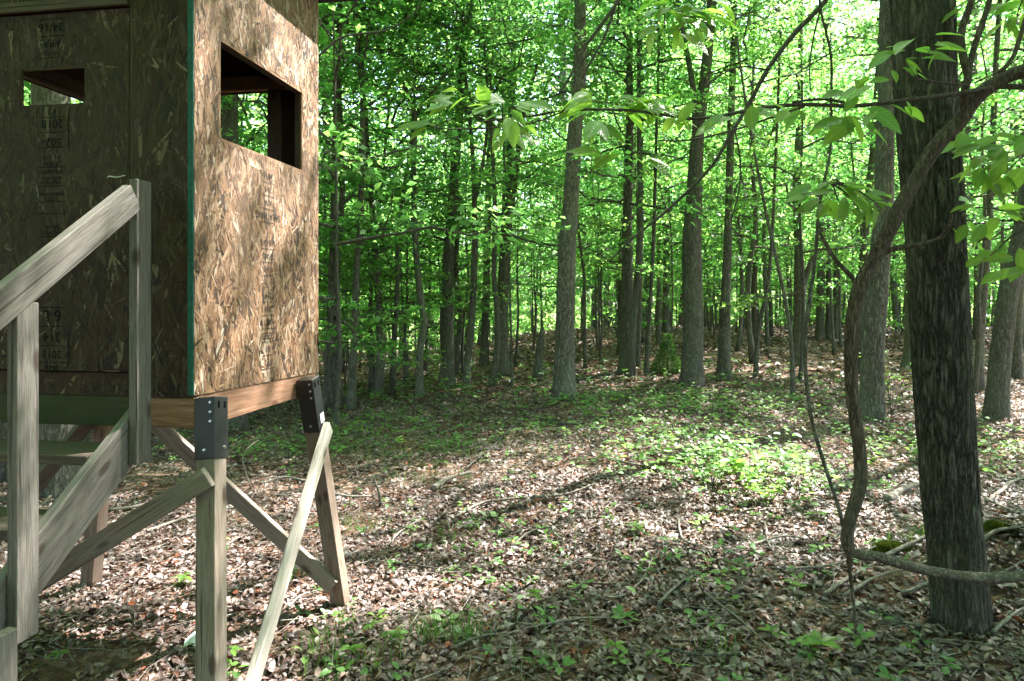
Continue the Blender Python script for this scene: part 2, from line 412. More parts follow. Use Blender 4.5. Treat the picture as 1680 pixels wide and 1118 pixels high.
def board(name, p0, p1, wide, thick, up, mat, parent, bev=.003):
    """beam from p0 to p1; 'up' is roughly the direction of its wide side"""
    p0, p1, up = Vector(p0), Vector(p1), Vector(up)
    x = (p1 - p0); L = x.length; x.normalize()
    y = up.cross(x); y.normalize(); z = x.cross(y)
    m = bm_mesh(box_bm(L, thick, wide, bev), name)
    o = obj(name, m, mat, parent)
    M = Matrix((( x.x, y.x, z.x), (x.y, y.y, z.y), (x.z, y.z, z.z))).to_4x4()
    mid = (p0 + p1) / 2
    if parent is not None: mid = mid - parent.matrix_world_loc if hasattr(parent, 'matrix_world_loc') else mid - PLOC.get(parent.name, Vector((0, 0, 0)))
    o.rotation_euler = M.to_euler(); o.location = mid
    return o
PLOC = {blind.name: BL}

def slab_with_holes(us, vs, holes, thick):
    us = sorted(set([us[0], us[1]] + [h[0] for h in holes] + [h[1] for h in holes]))
    vs = sorted(set([vs[0], vs[1]] + [h[2] for h in holes] + [h[3] for h in holes]))
    g = Geo()
    def hole(a, b_):
        if a < 0 or b_ < 0 or a >= len(us) - 1 or b_ >= len(vs) - 1: return True
        cu, cv = (us[a] + us[a + 1]) / 2, (vs[b_] + vs[b_ + 1]) / 2
        return any(h[0] < cu < h[1] and h[2] < cv < h[3] for h in holes)
    for a in range(len(us) - 1):
        for b_ in range(len(vs) - 1):
            if hole(a, b_): continue
            u0, u1, v0, v1 = us[a], us[a + 1], vs[b_], vs[b_ + 1]
            f = [(u0, 0, v0), (u1, 0, v0), (u1, 0, v1), (u0, 0, v1)]; k = [(x, thick, z) for x, _, z in f]
            g.add(f + k, [[0, 1, 2, 3], [7, 6, 5, 4]])
            for (da, db, e) in ((-1, 0, (0, 3, 7, 4)), (1, 0, (1, 5, 6, 2)), (0, -1, (0, 4, 5, 1)), (0, 1, (3, 2, 6, 7))):
                if hole(a + da, b_ + db): g.add([(f + k)[q] for q in e], [[0, 1, 2, 3]])
    return g

def strands(rng, u0, u1, v0, v1, holes, n, lean=.33, lmin=.03, lmax=.12):
    """thin wood flakes pressed on the face of a strand board, real pieces a fraction of a millimetre to 2 mm proud"""
    cu = rng.uniform(u0, u1, n); cv = rng.uniform(v0, v1, n)
    ang = np.pi / 2 + rng.normal(0, lean, n) + (rng.random(n) < .18) * rng.uniform(-1.5, 1.5, n)
    big = rng.random(n) < .24
    L = rng.uniform(lmin, lmax, n) * np.where(big, 1.5, 1); W = np.where(big, 1.9, 1) * rng.uniform(.0035, .017, n) * (.5 + L / lmax)
    dx, dy = np.cos(ang), np.sin(ang); sx, sy = -dy, dx
    t = np.array([[-.5, -.32], [-.44, .22], [-.05, .5], [.5, .30], [.46, -.24], [.02, -.48]])
    j = rng.uniform(-.14, .14, (n, 6, 2)); tt = t[None] + j
    pu = cu[:, None] + dx[:, None] * L[:, None] * tt[:, :, 0] + sx[:, None] * W[:, None] * tt[:, :, 1]
    pv = cv[:, None] + dy[:, None] * L[:, None] * tt[:, :, 0] + sy[:, None] * W[:, None] * tt[:, :, 1]
    keep = np.ones(n, bool)
    for h in holes:
        m_ = .002
        keep &= ~(((pu > h[0] - m_) & (pu < h[1] + m_) & (pv > h[2] - m_) & (pv < h[3] + m_)).any(1)) & ~((cu > h[0]) & (cu < h[1]) & (cv > h[2]) & (cv < h[3]))
        # strands that span a corner
    pu = np.clip(pu, u0, u1); pv = np.clip(pv, v0, v1)
    base = rng.uniform(.0002, .0022, n); tilt = rng.uniform(-.0012, .0012, (n, 2))
    w = -(base[:, None] + tilt[:, :1] * tt[:, :, 0] * 2 + tilt[:, 1:] * tt[:, :, 1] * 2)
    w = np.minimum(w, -.0001)
    V = np.stack([pu, w, pv], -1)[keep]
    k = len(V)
    gu = np.stack([np.broadcast_to((tt[:, :, 0] * L[:, None]) * 14, (n, 6)), (tt[:, :, 1] * W[:, None]) * 320, np.broadcast_to(rng.uniform(0, 400, n)[:, None], (n, 6))], -1)[keep]
    return V.reshape(-1, 3), np.arange(k * 6).reshape(k, 6), rng.random(n)[keep], gu.reshape(-1, 3)

rngb = np.random.default_rng(11)
def wall(name, origin, xdir, u1, z0, z1, holes, mat, n, label, lean=.38, edge=None):
    """panel whose outer face looks along -Y of its own frame"""
    xd = Vector((xdir[0], xdir[1], 0)); yd = Vector((0, 0, 1)).cross(xd)
    rot = Matrix(((xd.x, yd.x, 0), (xd.y, yd.y, 0), (0, 0, 1))).to_euler()
    g = slab_with_holes((0, u1), (z0, z1), holes, .012)
    w = obj(name, g.mesh(name), mat, blind, Vector(origin) - Vector((BL.x, BL.y, BL.z)), rot)
    w['label'] = label
    if n:
        v, f, r, gu = strands(rngb, 0, u1, z0, z1, holes, n, lean)
        s = obj('strand', mesh_np('strand', v, f, {'rnd': r, 'guv': gu}), mat, w); s['kind'] = 'stuff'
    return w
Z0, Z1 = 1.225, 3.52
O = BP(0, 0, 0)
# right wall seen in sunlight: own frame u runs back along SD; outer face looks right
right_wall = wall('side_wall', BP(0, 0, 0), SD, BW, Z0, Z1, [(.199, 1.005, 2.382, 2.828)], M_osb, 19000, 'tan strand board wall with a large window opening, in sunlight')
# its lower edge drops slightly towards the back, as the panel was hung
for me in [right_wall.data] + [c_.data for c_ in right_wall.children]:
    for v_ in me.vertices:
        if v_.co.z < Z0 + .25: v_.co.z -= .028 * (v_.co.x / BW) * (1 - (v_.co.z - Z0) / .25)
# front wall: u runs right along -LD from the left corner
FW0 = BP(0, BW, 0); FD = -LD
wl_, wr_ = BW - .851, BW - .533
DOOR = BW - .308
front_wall = wall('front_wall', FW0, FD, BW - .014, Z0 - .008, Z1, [(.12, DOOR, 1.319, 2.93)], M_osbd, 6500, 'weathered strand board wall around the door, its shade darkened into the colour')
door = wall('door', FW0 + Vector((SD[0], SD[1], 0)) * .004, FD, 0.001, 0, .001, [], M_osbd, 0, 'dark strand board door with a small window slot')
bpy.data.objects.remove(door)
yd = Vector((0, 0, 1)).cross(Vector((FD[0], FD[1], 0)))
frot = Matrix(((FD[0], yd.x, 0), (FD[1], yd.y, 0), (0, 0, 1))).to_euler()
hd = [(wl_, wr_, 2.513, 2.668)]
g = slab_with_holes((.124, DOOR - .004), (1.325, 2.918), hd, .011)
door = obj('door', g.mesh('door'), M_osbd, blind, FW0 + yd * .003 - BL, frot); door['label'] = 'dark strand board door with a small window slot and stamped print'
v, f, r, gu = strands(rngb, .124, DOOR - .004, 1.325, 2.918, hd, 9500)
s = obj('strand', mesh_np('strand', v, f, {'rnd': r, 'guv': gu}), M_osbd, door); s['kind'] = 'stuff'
# back and left walls with their openings, plain board inside
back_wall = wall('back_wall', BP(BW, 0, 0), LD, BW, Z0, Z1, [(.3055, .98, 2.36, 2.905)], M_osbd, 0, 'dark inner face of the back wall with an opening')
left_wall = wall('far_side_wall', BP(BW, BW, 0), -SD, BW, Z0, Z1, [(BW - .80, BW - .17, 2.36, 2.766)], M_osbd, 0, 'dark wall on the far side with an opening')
# green painted panel edge on the near corner
e = obj('edge_trim', bm_mesh(box_bm(.026, .006, Z1 - Z0 - .004, .001), 'edge_trim'), M_edge, blind, BP(-.0032, .013, (Z0 + Z1) / 2) - BL, frot)
e['label'] = 'dark green painted board edge at the corner'
# framing inside the window and studs
def bb(name, a, b_, w, t, up, mat, par=blind): return board(name, a, b_, w, t, up, mat, par)
SDv, LDv = Vector((SD[0], SD[1], 0)), Vector((LD[0], LD[1], 0))
for s_ in (1.045, .159): bb('stud', BP(s_, .033, 1.24), BP(s_, .033, 3.45), .038, .038, SDv, M_dark)
bb('header', BP(.18, .034, 2.872), BP(1.02, .034, 2.872), .085, .04, (0, 0, 1), M_dark)
bb('header', BP(1.17, .04, 2.95), BP(1.17, 1.15, 2.95), .085, .04, (0, 0, 1), M_red)
bb('header', BP(.05, 1.18, 2.81), BP(1.17, 1.18, 2.81), .085, .04, (0, 0, 1), M_dark)
for t_ in (.255, 1.02): bb('stud', BP(1.18, t_, 1.24), BP(1.18, t_, 3.45), .089, .04, LDv, M_dark)
bb('corner_post', BP(.06, .06, 1.24), BP(.06, .06, 3.45), .07, .07, LDv, M_dark)
bb('corner_post', BP(1.14, .06, 1.24), BP(1.14, .06, 3.45), .07, .07, LDv, M_dark)
# door casing strip above and the ledge under it
bb('door_header', BP(-.012, .312, 2.948), BP(-.012, BW, 2.948), .045, .018, (0, 0, 1), M_dark)
bb('threshold', BP(-.010, .312, 1.3225), BP(-.010, 1.1, 1.3225), .006, .016, (0, 0, 1), M_slot)
# floor and roof
fl = obj('floor', bm_mesh(box_bm(BW - .03, BW - .03, .018, 0), 'floor'), M_dark, blind, BP(BW / 2, BW / 2, 1.238) - BL, frot)
rf = obj('roof', bm_mesh(box_bm(BW + .34, BW + .4, .05, .004), 'roof'), M_roof, blind, BP(BW / 2, BW / 2, Z1 + .028) - BL, frot)
# rim beams
bm_f = bb('beam', BP(.019, .312, 1.149), BP(.019, BW + .02, 1.149), .132, .038, (0, 0, 1), M_green); bm_f['label'] = 'algae green front beam under the door'
bm_r = bb('beam', BP(.021, .0, 1.149), BP(.021, .311, 1.149), .132, .038, (0, 0, 1), M_red); bm_r['label'] = 'reddish end of the front beam'
bb('beam', BP(.041, .021, 1.149), BP(1.19, .021, 1.149), .145, .038, (0, 0, 1), M_red)['label'] = 'orange side beam with a swirling knot'
bb('beam', BP(1.2, .0, 1.149), BP(1.2, BW, 1.149), .132, .038, (0, 0, 1), M_dark)
bb('beam', BP(.041, BW - .021, 1.149), BP(1.18, BW - .021, 1.149), .132, .038, (0, 0, 1), M_dark)
# legs
LEGW = .088
LG = {}
def leg(key, top, bot, mat, label):
    o = bb('leg', bot, top, LEGW, LEGW, SDv, mat); LG[key] = (Vector(top), Vector(bot)); o['label'] = label; return o
leg('fr', BP(.05, -.050, 1.19), Vector((-1.19, 2.70, -.28)), M_treat, 'near right leg of greyed treated lumber')
leg('br', BP(.965, -.055, 1.19), Vector((-1.025, 4.13, -.27)), M_brown, 'far right leg, brown with a sunlit edge')
leg('bl', BP(1.0, BW + .02, 1.16), Vector((-2.74, 4.42, -.36)), M_brown, 'reddish far left leg behind the stairs')
leg('fl', BP(.06, BW + .05, 1.19), Vector((-2.85, 2.93, -.35)), M_treat, 'near left leg')
# brackets
def bracket(key, ztop, zbot):
    top, bot = LG[key]; d = (bot - top).normalized()
    k0 = (top.z - ztop) / (top.z - bot.z); k1 = (top.z - zbot) / (top.z - bot.z)
    a, c_ = top.lerp(bot, k0), top.lerp(bot, k1)
    o = bb('bracket', c_, a, LEGW + .010, LEGW + .010, SDv, M_steel)
    o['label'] = 'black steel leg bracket with bolts'
    # bolts and slots in bracket's own frame: x up the leg, z along SD, y across
    L = (a - c_).length; h = (LEGW + .010) / 2
    bmb = bmesh.new(); bmesh.ops.create_cone(bmb, cap_ends=True, segments=10, radius1=.0075, radius2=.005, depth=.007)
    mb = bm_mesh(bmb, 'bolt')
    for (px_, off) in ((L / 2 - .025, -.028), (L / 2 - .065, -.028), (L / 2 - .105, -.028), (-L / 2 + .04, .0)):
        b1 = obj('bolt', mb, M_bolt, o, (px_, -off, -h - .003), (math.pi, 0, 0))     # front face (-SD side)
    for (px_, off) in ((-L / 2 + .045, .018),):
        obj('bolt', mb, M_bolt, o, (px_, -h - .003, off), (R(90), 0, 0)); obj('bolt', mb, M_bolt, o, (px_, h + .003, off), (R(-90), 0, 0))
    ms = bm_mesh(box_bm(.03, .004, .014, .0015), 'slot')
    for off in (-.022, .022):
        for sgn in (-1, 1): obj('slot', ms, M_slot, o, (L / 2 - .035, sgn * (h + .0008), off))
    return o
bk = bracket('fr', 1.212, .955)
bk2 = bracket('br', 1.190, .885)
st = obj('sticker', bm_mesh(box_bm(.055, .002, .045, 0), 'sticker'), M_sticker, bk2, (-.085, -(LEGW + .01) / 2 - .001, 0.008))
st2 = obj('sticker', st.data, None, bk2, (-.085, (LEGW + .01) / 2 + .001, 0.008))
bracket('bl', 1.15, .93); bracket('fl', 1.2, .95)
# braces (2x4)
def on(key, z): 
    a, c_ = LG[key]; return a.lerp(c_, (a.z - z) / (a.z - c_.z))
fo = -SDv * (LEGW / 2 + .021)
b1 = bb('brace', on('fr', .90) + fo - LDv * .03, on('fl', -.05) + fo, .089, .038, (0, 0, 1), M_treat); b1['label'] = 'dark diagonal brace in front of the near leg'
ro = -LDv * (LEGW / 2 + .021)
b2 = bb('brace', on('br', .90) + ro + SDv * .035, on('fr', -.20) + ro + SDv * .02, .089, .038, (0, 0, 1), M_fresh); b2['label'] = 'sunlit pale brace on the right side'
bo = SDv * (LEGW / 2 + .021)
b3 = bb('brace', on('bl', 1.10) + bo, on('br', -.06) + bo * -1.0, .089, .038, (0, 0, 1), M_treat); b3['label'] = 'back diagonal brace'
b4 = bb('brace', on('bl', .95) - ro, on('fl', -.15) - ro, .089, .038, (0, 0, 1), M_dark)

# print stamped on the boards
def stamp(parent, txt, u, z, size, mat, flip=True, w=-.0045, sx=1.0):
    cu = bpy.data.curves.new('stamp', 'FONT'); cu.body = txt; cu.size = size; cu.align_x = 'CENTER'; cu.align_y = 'CENTER'
    tmp = bpy.data.objects.new('tmp', cu); col.objects.link(tmp)
    dg = bpy.context.evaluated_depsgraph_get(); dg.update()
    me = bpy.data.meshes.new_from_object(tmp.evaluated_get(dg)); bpy.data.objects.remove(tmp)
    me.materials.clear()
    o = obj('print', me, mat, parent, (u, w, z), (R(90), R(180) if flip else 0, 0) if not flip else (R(90), 0, 0), (sx, 1, 1))
    if flip: o.rotation_euler = Matrix(((-1, 0, 0), (0, 0, -1), (0, -1, 0))).to_euler()
    return o
def bar(parent, u, z, wid, mat, h=.003, w=-.0045):
    return obj('print_line', mesh_np('print_line', [(-wid / 2, 0, -h / 2), (wid / 2, 0, -h / 2), (wid / 2, 0, h / 2), (-wid / 2, 0, h / 2)], [[0, 1, 2, 3]]), mat, parent, (u, w, z))
def zf(py, d=3.04): return EYE + (HZ - py) / F * d
UC = BW - .695
prints = [(18, 'EXP 1', .03), (43, '24/16', .055), (70, 'APA', .05), (86, 'RATED', .028), (182, '4 1', .04), (202, '2018', .055), (233, '502-', .055), (257, 'PS 2-10', .026), (268, 'SPAN', .03), (281, 'STRENGTH', .022), (292, 'AXIS THIS', .022), (299, 'DIRECTION', .02), (318, 'SHEATHING', .024), (326, 'SIZED', .024), (372, 'PRP 108', .02), (382, 'THICKNESS', .02), (420, '16', .05), (518, '6 L', .075), (553, '214', .06), (581, '2018', .05), (606, '502', .05)]
for py, t_, sz in prints:
    stamp(door, t_, UC + .004 * math.sin(py), zf(py), sz, M_inkd)
for py in (30, 58, 94, 192, 217, 242, 274, 305, 331, 350, 388, 505, 536, 568, 595):
    bar(door, UC, zf(py), .135, M_inkd)
for (p0, p1) in ((178, 245), (545, 600)):
    o = bar(door, UC + .085, (zf(p0) + zf(p1)) / 2, .004, M_inkd, abs(zf(p0) - zf(p1)))
# column of small print down the sunlit wall (around two thirds back)
US = .62
zt = 2.28
for k, t_ in enumerate(['24/16', '2018', 'APA', 'SHEATHING', '502-08', '7/16 CAT', 'SPAN', 'N-610', 'PRP 108', '214', '2018', 'EXP 1', 'SIZED', '502', 'PS 2']):
    z_ = zt - k * .069
    if k in (8, 4): continue
    stamp(right_wall, t_, US, z_, .042 if k % 3 else .05, M_ink, True, -.0045, .9)
    bar(right_wall, US, z_ - .034, .13, M_ink, .003)

# nails along the edges of the sunlit wall
bmn = bmesh.new(); bmesh.ops.create_cone(bmn, cap_ends=True, segments=8, radius1=.004, radius2=.0035, depth=.002); mn_ = bm_mesh(bmn, 'nail')
for u_ in (.035, BW - .05):
    for k in range(8): obj('nail', mn_, M_dark, right_wall, (u_ + .004 * math.sin(k * 5), -.0042, 1.30 + k * .24), (R(90), 0, 0))
# ------------------------------------------------------------------ stairs
stairs = thing('wooden_stairs', 'weathered grey wooden stairs with a sloping handrail up to the blind door', 'stairs', Vector((-1.75, 2.3, -.19)))
PLOC[stairs.name] = stairs.location.copy()
def SP(t, z, off=0.0):     # t metres towards the camera from the upper post, off to the left
    p = np.array([-1.552, 2.85]) - SD * t + LD * off
    return Vector((p[0], p[1], z))
mat_s = M_grey
bu = board('post', SP(0, zf(757, 2.87)), SP(0, zf(298, 2.87)), .089, .038, SDv, mat_s, stairs); bu['label'] = 'upper stair post'
bl_ = board('post', SP(.565, zf(1046, 2.3)), SP(.565, 1.632), .089, .038, SDv, mat_s, stairs); bl_['label'] = 'lower stair post under the handrail'
def RC(t): return 2.095 - .726 * t        # centre line of the rail
pr0, pr1 = SP(.046, RC(.046)), SP(1.22, RC(1.22))
board('handrail', pr0, pr1, .112, .040, (0, 0, 1), mat_s, stairs)['label'] = 'sloping handrail of bleached lumber'
def TZ(t): return 1.178 - .735 * t          # top edge of the stringer
for off in (.002, .72):
    board('stringer', SP(-.06, TZ(-.06) - .108, off + .04), SP(1.55, TZ(1.55) - .108, off + .04), .176, .038, (0, 0, 1), mat_s, stairs)
for k, (t_, z_) in enumerate(((.10, 1.015), (.36, .81), (.62, .62), (.88, .43), (1.14, .24))):
    board('tread', SP(t_, z_, .064), SP(t_, z_, .736), .038, .235, (0, 0, 1), M_dark, stairs)
board('post', SP(.72, -.24, -.072), SP(.72, zf(1047, 2.1), -.072), .089, .038, SDv, mat_s, stairs)['label'] = 'short support post at the stair foot'
board('post', SP(.60, -.3, .80), SP(.60, 1.6, .80), .089, .038, SDv, mat_s, stairs)
board('handrail', SP(.042, RC(.042), .80), SP(1.22, RC(1.22), .80), .112, .04, (0, 0, 1), mat_s, stairs)

# small wire hook on the door beside the post
hk = Geo(); pts_ = [BP(-.02, .40, zf(296)), BP(-.028, .385, zf(294)), BP(-.03, .345, zf(296)), BP(-.02, .315, zf(293))]
v, q, t = tube(*resample([p - BL for p in pts_], [.003] * 4, .01), 6); hk.add(v, q, t); obj('latch_wire', hk.mesh('latch_wire', True), M_bolt, blind)

# ------------------------------------------------------------------ trees: shared crowns
def make_crown(seed, z0, z1, Rad, nlimb, nleaf, leaf, el0, el1, flat=.10, limb_r=.035, droop=.10):
    rng = np.random.default_rng(seed); g = Geo()
    starts, dirs, lens = [], [], []
    for i in range(nlimb):
        f = (i + rng.random()) / nlimb; h = z0 + (z1 - z0) * f
        prof = .45 + .55 * math.sin(math.pi * min(1, .12 + .88 * f) ** .9)
        az = i * 2.399 + rng.uniform(-.5, .5); el = el0 + (el1 - el0) * f + rng.normal(0, .12)
        L = Rad * prof * rng.uniform(.7, 1.15) / max(.5, math.cos(el))
        n = 7; tt = np.linspace(0, 1, n)
        d = np.array([math.cos(az) * math.cos(el), math.sin(az) * math.cos(el), math.sin(el)])
        side = np.array([-math.sin(az), math.cos(az), 0])
        bend = rng.normal(0, .12)
        pts = np.array([0, 0, h]) + d * L * tt[:, None] + side * (bend * L * tt ** 2)[:, None]
        pts[:, 2] -= droop * L * tt ** 2
        pts[1:] += rng.normal(0, .025 * L, (n - 1, 3))
        r0 = limb_r * (.5 + .5 * L / Rad) * (1.15 - .5 * f)
        v, q, t = tube(pts, r0 * (1 - .82 * tt), 5, caps=False); g.add(v, q)
        ns = max(4, int(L / .32))
        for j in range(ns):
            u = .12 + .88 * (j + rng.random()) / ns
            k = min(n - 2, int(u * (n - 1))); w = u * (n - 1) - k
            p = pts[k] * (1 - w) + pts[k + 1] * w
            sg = 1 if j % 2 else -1
            a2 = az + sg * rng.uniform(.5, 1.15) * (1 if u < .9 else .3); e2 = rng.normal(.08, .22) + .3 * el * (1 - u)
            l2 = L * (.16 + .42 * (1 - u)) * rng.uniform(.7, 1.3)
            d2 = np.array([math.cos(a2) * math.cos(e2), math.sin(a2) * math.cos(e2), math.sin(e2)])
            starts.append(p); dirs.append(d2); lens.append(l2)
            tp = p + d2 * l2 * np.linspace(0, 1, 4)[:, None] + rng.normal(0, .03 * l2, (4, 3)) * np.array([0, 1, 1, 1])[:, None]
            v, q, t = tube(tp, r0 * .32 * (1 - .8 * np.linspace(0, 1, 4)) * (1 - .6 * u) + .0025, 3, caps=False); g.add(v, q)
    S, D, Ls = np.array(starts), np.array(dirs), np.array(lens)
    k = rng.choice(len(S), nleaf, p=(Ls ** 1.3) / (Ls ** 1.3).sum())
    u = rng.uniform(.1, 1.08, nleaf); lat = np.stack([-D[k, 1], D[k, 0], np.zeros(nleaf)], 1)
    # secondary twigs: leaves gather on discrete side twigs
    ntw = 5; tw = np.floor(u * ntw) / ntw + .1; sgn = rng.choice([-1, 1], nleaf)
    reach = rng.random(nleaf) * .42 * Ls[k] * (1.15 - u * .7)
    pos = S[k] + D[k] * (Ls[k] * (tw + reach * .5 / (Ls[k] + .01)))[:, None] + lat * (sgn * reach)[:, None]
    pos += rng.normal(0, 1, (nleaf, 3)) * np.array([.05, .05, flat]) * leaf / .09
    dd = D[k] * .6 + lat * (sgn * .8)[:, None] + rng.normal(0, .45, (nleaf, 3)); dd[:, 2] -= .25
    nn = np.array([0, 0, 1.0]) + rng.normal(0, .55, (nleaf, 3))
    Lf = leaf * rng.uniform(.65, 1.25, nleaf)
    v, q = kites(pos, dd, nn, Lf, Lf * rng.uniform(.5, .72, nleaf))
    cl = vnoise(pos[:, 0] * .9, pos[:, 1] * .9, pos[:, 2] * 1.1, seed) * .25 + .5
    rnd = np.clip(cl + rng.normal(0, .2, nleaf), 0, 1)
    return mesh_np('crown', v, q, {'rnd': rnd}), g.mesh('limbs', True)

CAN = [make_crown(100 + k, 0, 10.5, 3.6, 20, 1000, .13, .35, 1.0, .16, .06, .12) for k in range(4)]       # high canopy, airy
FIN = [make_crown(170 + k, 0, 10.5, 3.7, 22, 21000, .10, .3, 1.0, .16, .06, .12) for k in range(3)]       # fine-leaved crowns towards the sun
DEN = [make_crown(150 + k, 0, 9.5, 3.8, 22, 16000, .15, .2, 1.0, .16, .06, .12) for k in range(3)]       # dense crowns around the clearing
UND = [make_crown(200 + k, 0, 4.6 + .5 * (k % 3), 2.4, 17, 2900, .108, .02, .75, .06, .026, .10) for k in range(6)]   # understorey
SAP = [make_crown(300 + k, 0, 2.2, 1.2, 11, 2100, .054, .0, .6, .035, .012, .10) for k in range(4)]       # saplings
for m_, n_ in CAN + FIN + DEN + UND + SAP:
    m_.materials.append(M_leaf); n_.materials.append(M_barkd)

rt = np.random.default_rng(5)
def trunk_mesh(pts, rad, sides, bark, seed, freq, step, smooth=True, flare=.35, zs=1.6):
    p, r = resample(pts, rad, step)
    h = p[:, 2] - p[0, 2]
    r = r * (1 + flare * np.exp(-np.maximum(h, 0) / .22))
    v, q, t = tube(p, r, sides, bark, seed, freq, zs=zs)
    g = Geo(); g.add(v, q, t); return g.mesh('trunk', smooth)

def tree(label, base, pts_px, Y=None, H=15.0, mat=None, crown=None, crown_z=6.5, crown_s=1.0, name='tree', group=None, forks=(), sides=26, bark=.07, seed=1, rot=None, fine=.14, zs=1.6, flare=.5, freq=5.5):
    """trunk through picture points at the depth of its base, continued upwards to height H"""
    bx, by = base[0], base[1]
    g0 = G(bx, by); Yd = g0.y
    pts = [g0 - Vector((0, 0, .12))]; rad = [base[2] / 2 / F * Yd]
    for (px, py, w) in pts_px:
        pts.append(P(px, py, Yd)); rad.append(w / 2 / F * Yd)
    d = (pts[-1] - pts[max(0, len(pts) - 3)]).normalized()
    z = pts[-1].z; p = pts[-1].copy(); r = rad[-1]; k = 0
    while p.z < H:
        d = (d * .75 + Vector((rt.normal(0, .05), rt.normal(0, .05), 1)) * .25).normalized()
        p = p + d * 1.6; r = r * .86; pts.append(p.copy()); rad.append(r)
    root = thing(name, label, 'tree', g0, group)
    m = trunk_mesh([q - g0 for q in pts], rad, sides, bark, seed, freq, fine, zs=zs, flare=flare)
    obj('trunk', m, mat or M_bark, root)
    for fk in forks:
        fp = [P(a, b_, Yd) - g0 for a, b_, w in fk]; fr = [w / 2 / F * Yd for a, b_, w in fk]
        dd = (fp[-1] - fp[-2]).normalized(); q = fp[-1].copy(); r = fr[-1]
        for _ in range(3): q = q + (dd + Vector((0, .1, .3))).normalized() * .8; r *= .6; fp.append(q.copy()); fr.append(r)
        obj('limb', trunk_mesh(fp, fr, 10, .05, seed + 3, 4, .15, flare=0), mat or M_bark, root)
    if crown is not None:
        zz = [q.z for q in pts]; kk = int(np.argmin([abs(a - crown_z) for a in zz])); ax = pts[kk] - g0
        c, l = crown; a = rot if rot is not None else rt.uniform(0, 6.28)
        obj('crown', c, None, root, (ax.x, ax.y, ax.z), (0, 0, a), crown_s); obj('limbs', l, None, root, (ax.x, ax.y, ax.z), (0, 0, a), crown_s)
    return root

def pick(lst, k): return lst[k % len(lst)]
def low_boughs(root, zs, k, s_):
    for j, z in enumerate(zs):
        tr_ = [c for c in root.children if c.name.startswith('trunk')][0]
        co = np.zeros(len(tr_.data.vertices) * 3, np.float32); tr_.data.vertices.foreach_get('co', co); co = co.reshape(-1, 3)
        w = np.abs(co[:, 2] - z) < .4; ax = co[w].mean(0)
        a = rt.uniform(0, 6.28); loc = (float(ax[0]), float(ax[1]), z)
        obj('low_bough', pick(SAP, k + j)[0], None, root, loc, (0, 0, a), s_); obj('limbs', pick(SAP, k + j)[1], None, root, loc, (0, 0, a), s_)
# the big dark tree in the right foreground
big_tree = tree('big dark furrowed trunk in the right foreground behind the woody vine', (1580, 1030, 74), [(1573, 960, 76), (1558, 800, 80), (1548, 650, 82), (1540, 500, 83), (1528, 300, 86), (1518, 150, 88), (1513, 0, 89)], H=16, mat=M_barkbig, crown=FIN[0], crown_z=7.5, crown_s=.85, sides=180, bark=.085, seed=40, fine=.02, zs=3.0, freq=10, flare=.24, rot=.4)
tree('straight grey trunk at the near edge of the green patch, left of centre ground', (928, 655, 33), [(926, 640, 35), (927, 543, 31), (931, 400, 28), (935, 358, 26), (942, 232, 24), (951, 125, 21), (952, 0, 18)], H=17, crown=CAN[1], crown_z=8, sides=40, bark=.05, seed=41, fine=.07, zs=3)
tree('dark double trunk forking high, right of centre', (1135, 632, 34), [(1135, 600, 32), (1137, 543, 31), (1135, 400, 30), (1137, 358, 27), (1144, 232, 20), (1155, 143, 17), (1164, 54, 15)], H=17, mat=M_barkd, crown=CAN[2], crown_z=9, forks=[[(1144, 250, 14), (1140, 180, 10), (1134, 125, 9), (1121, 54, 8)]], sides=36, bark=.10, seed=42, fine=.08)
tree('smooth grey trunk just right of the dark double trunk', (1187, 620, 21), [(1188, 580, 19), (1190, 507, 16), (1194, 400, 13), (1195, 358, 12.5), (1200, 179, 11), (1203, 79, 10)], H=15, crown=CAN[3], crown_z=8, crown_s=.8, seed=43)
tree('tall dark trunk beside a thin stem on the crest behind the grey trunk', (1028, 612, 27), [(1028, 580, 23), (1029, 507, 19), (1029, 400, 17), (1029, 358, 15), (1033, 215, 12), (1033, 72, 10)], H=17, mat=M_barkd, crown=CAN[0], crown_z=10, seed=44)
tree('thin straight stem leaning right beside the tall dark trunk', (1060, 615, 8), [(1062, 570, 7), (1065, 525, 6.5), (1072, 400, 6), (1076, 250, 5), (1080, 120, 4)], H=9, mat=M_barkd, crown=SAP[0], crown_z=6, crown_s=1.5, seed=45, sides=10)
tree('narrow dark trunk hugging the tall dark trunk on its right', (1045, 598, 10), [(1047, 550, 9), (1049, 489, 9), (1052, 350, 8)], H=11, mat=M_barkd, crown=UND[2], crown_z=6, seed=46, sides=12)
tree('grey trunk with a swollen foot left of the broken snag', (824, 615, 25), [(823, 590, 21), (824, 507, 18), (829, 400, 17), (834, 358, 14), (838, 215, 11), (842, 100, 9)], H=16, crown=CAN[1], crown_z=9.5, forks=[[(838, 345, 9), (845, 300, 9), (852, 232, 8), (861, 179, 7), (880, 110, 5)]], seed=47)
tree('dark leafy-shadowed trunk behind the swollen-footed grey trunk', (794, 600, 15), [(795, 560, 13), (797, 507, 12), (800, 380, 11), (803, 250, 9)], H=13, mat=M_barkd, crown=CAN[2], crown_z=8, crown_s=.8, seed=48, sides=14)
tree('thick dark trunk on the left leaning right towards its top', (733, 636, 26), [(734, 600, 22), (734, 525, 20), (735, 436, 18), (741, 358, 16), (749, 232, 15), (756, 161, 14), (762, 72, 13), (770, 20, 12)], H=16, mat=M_barkd, crown=CAN[3], crown_z=8.5, seed=49)
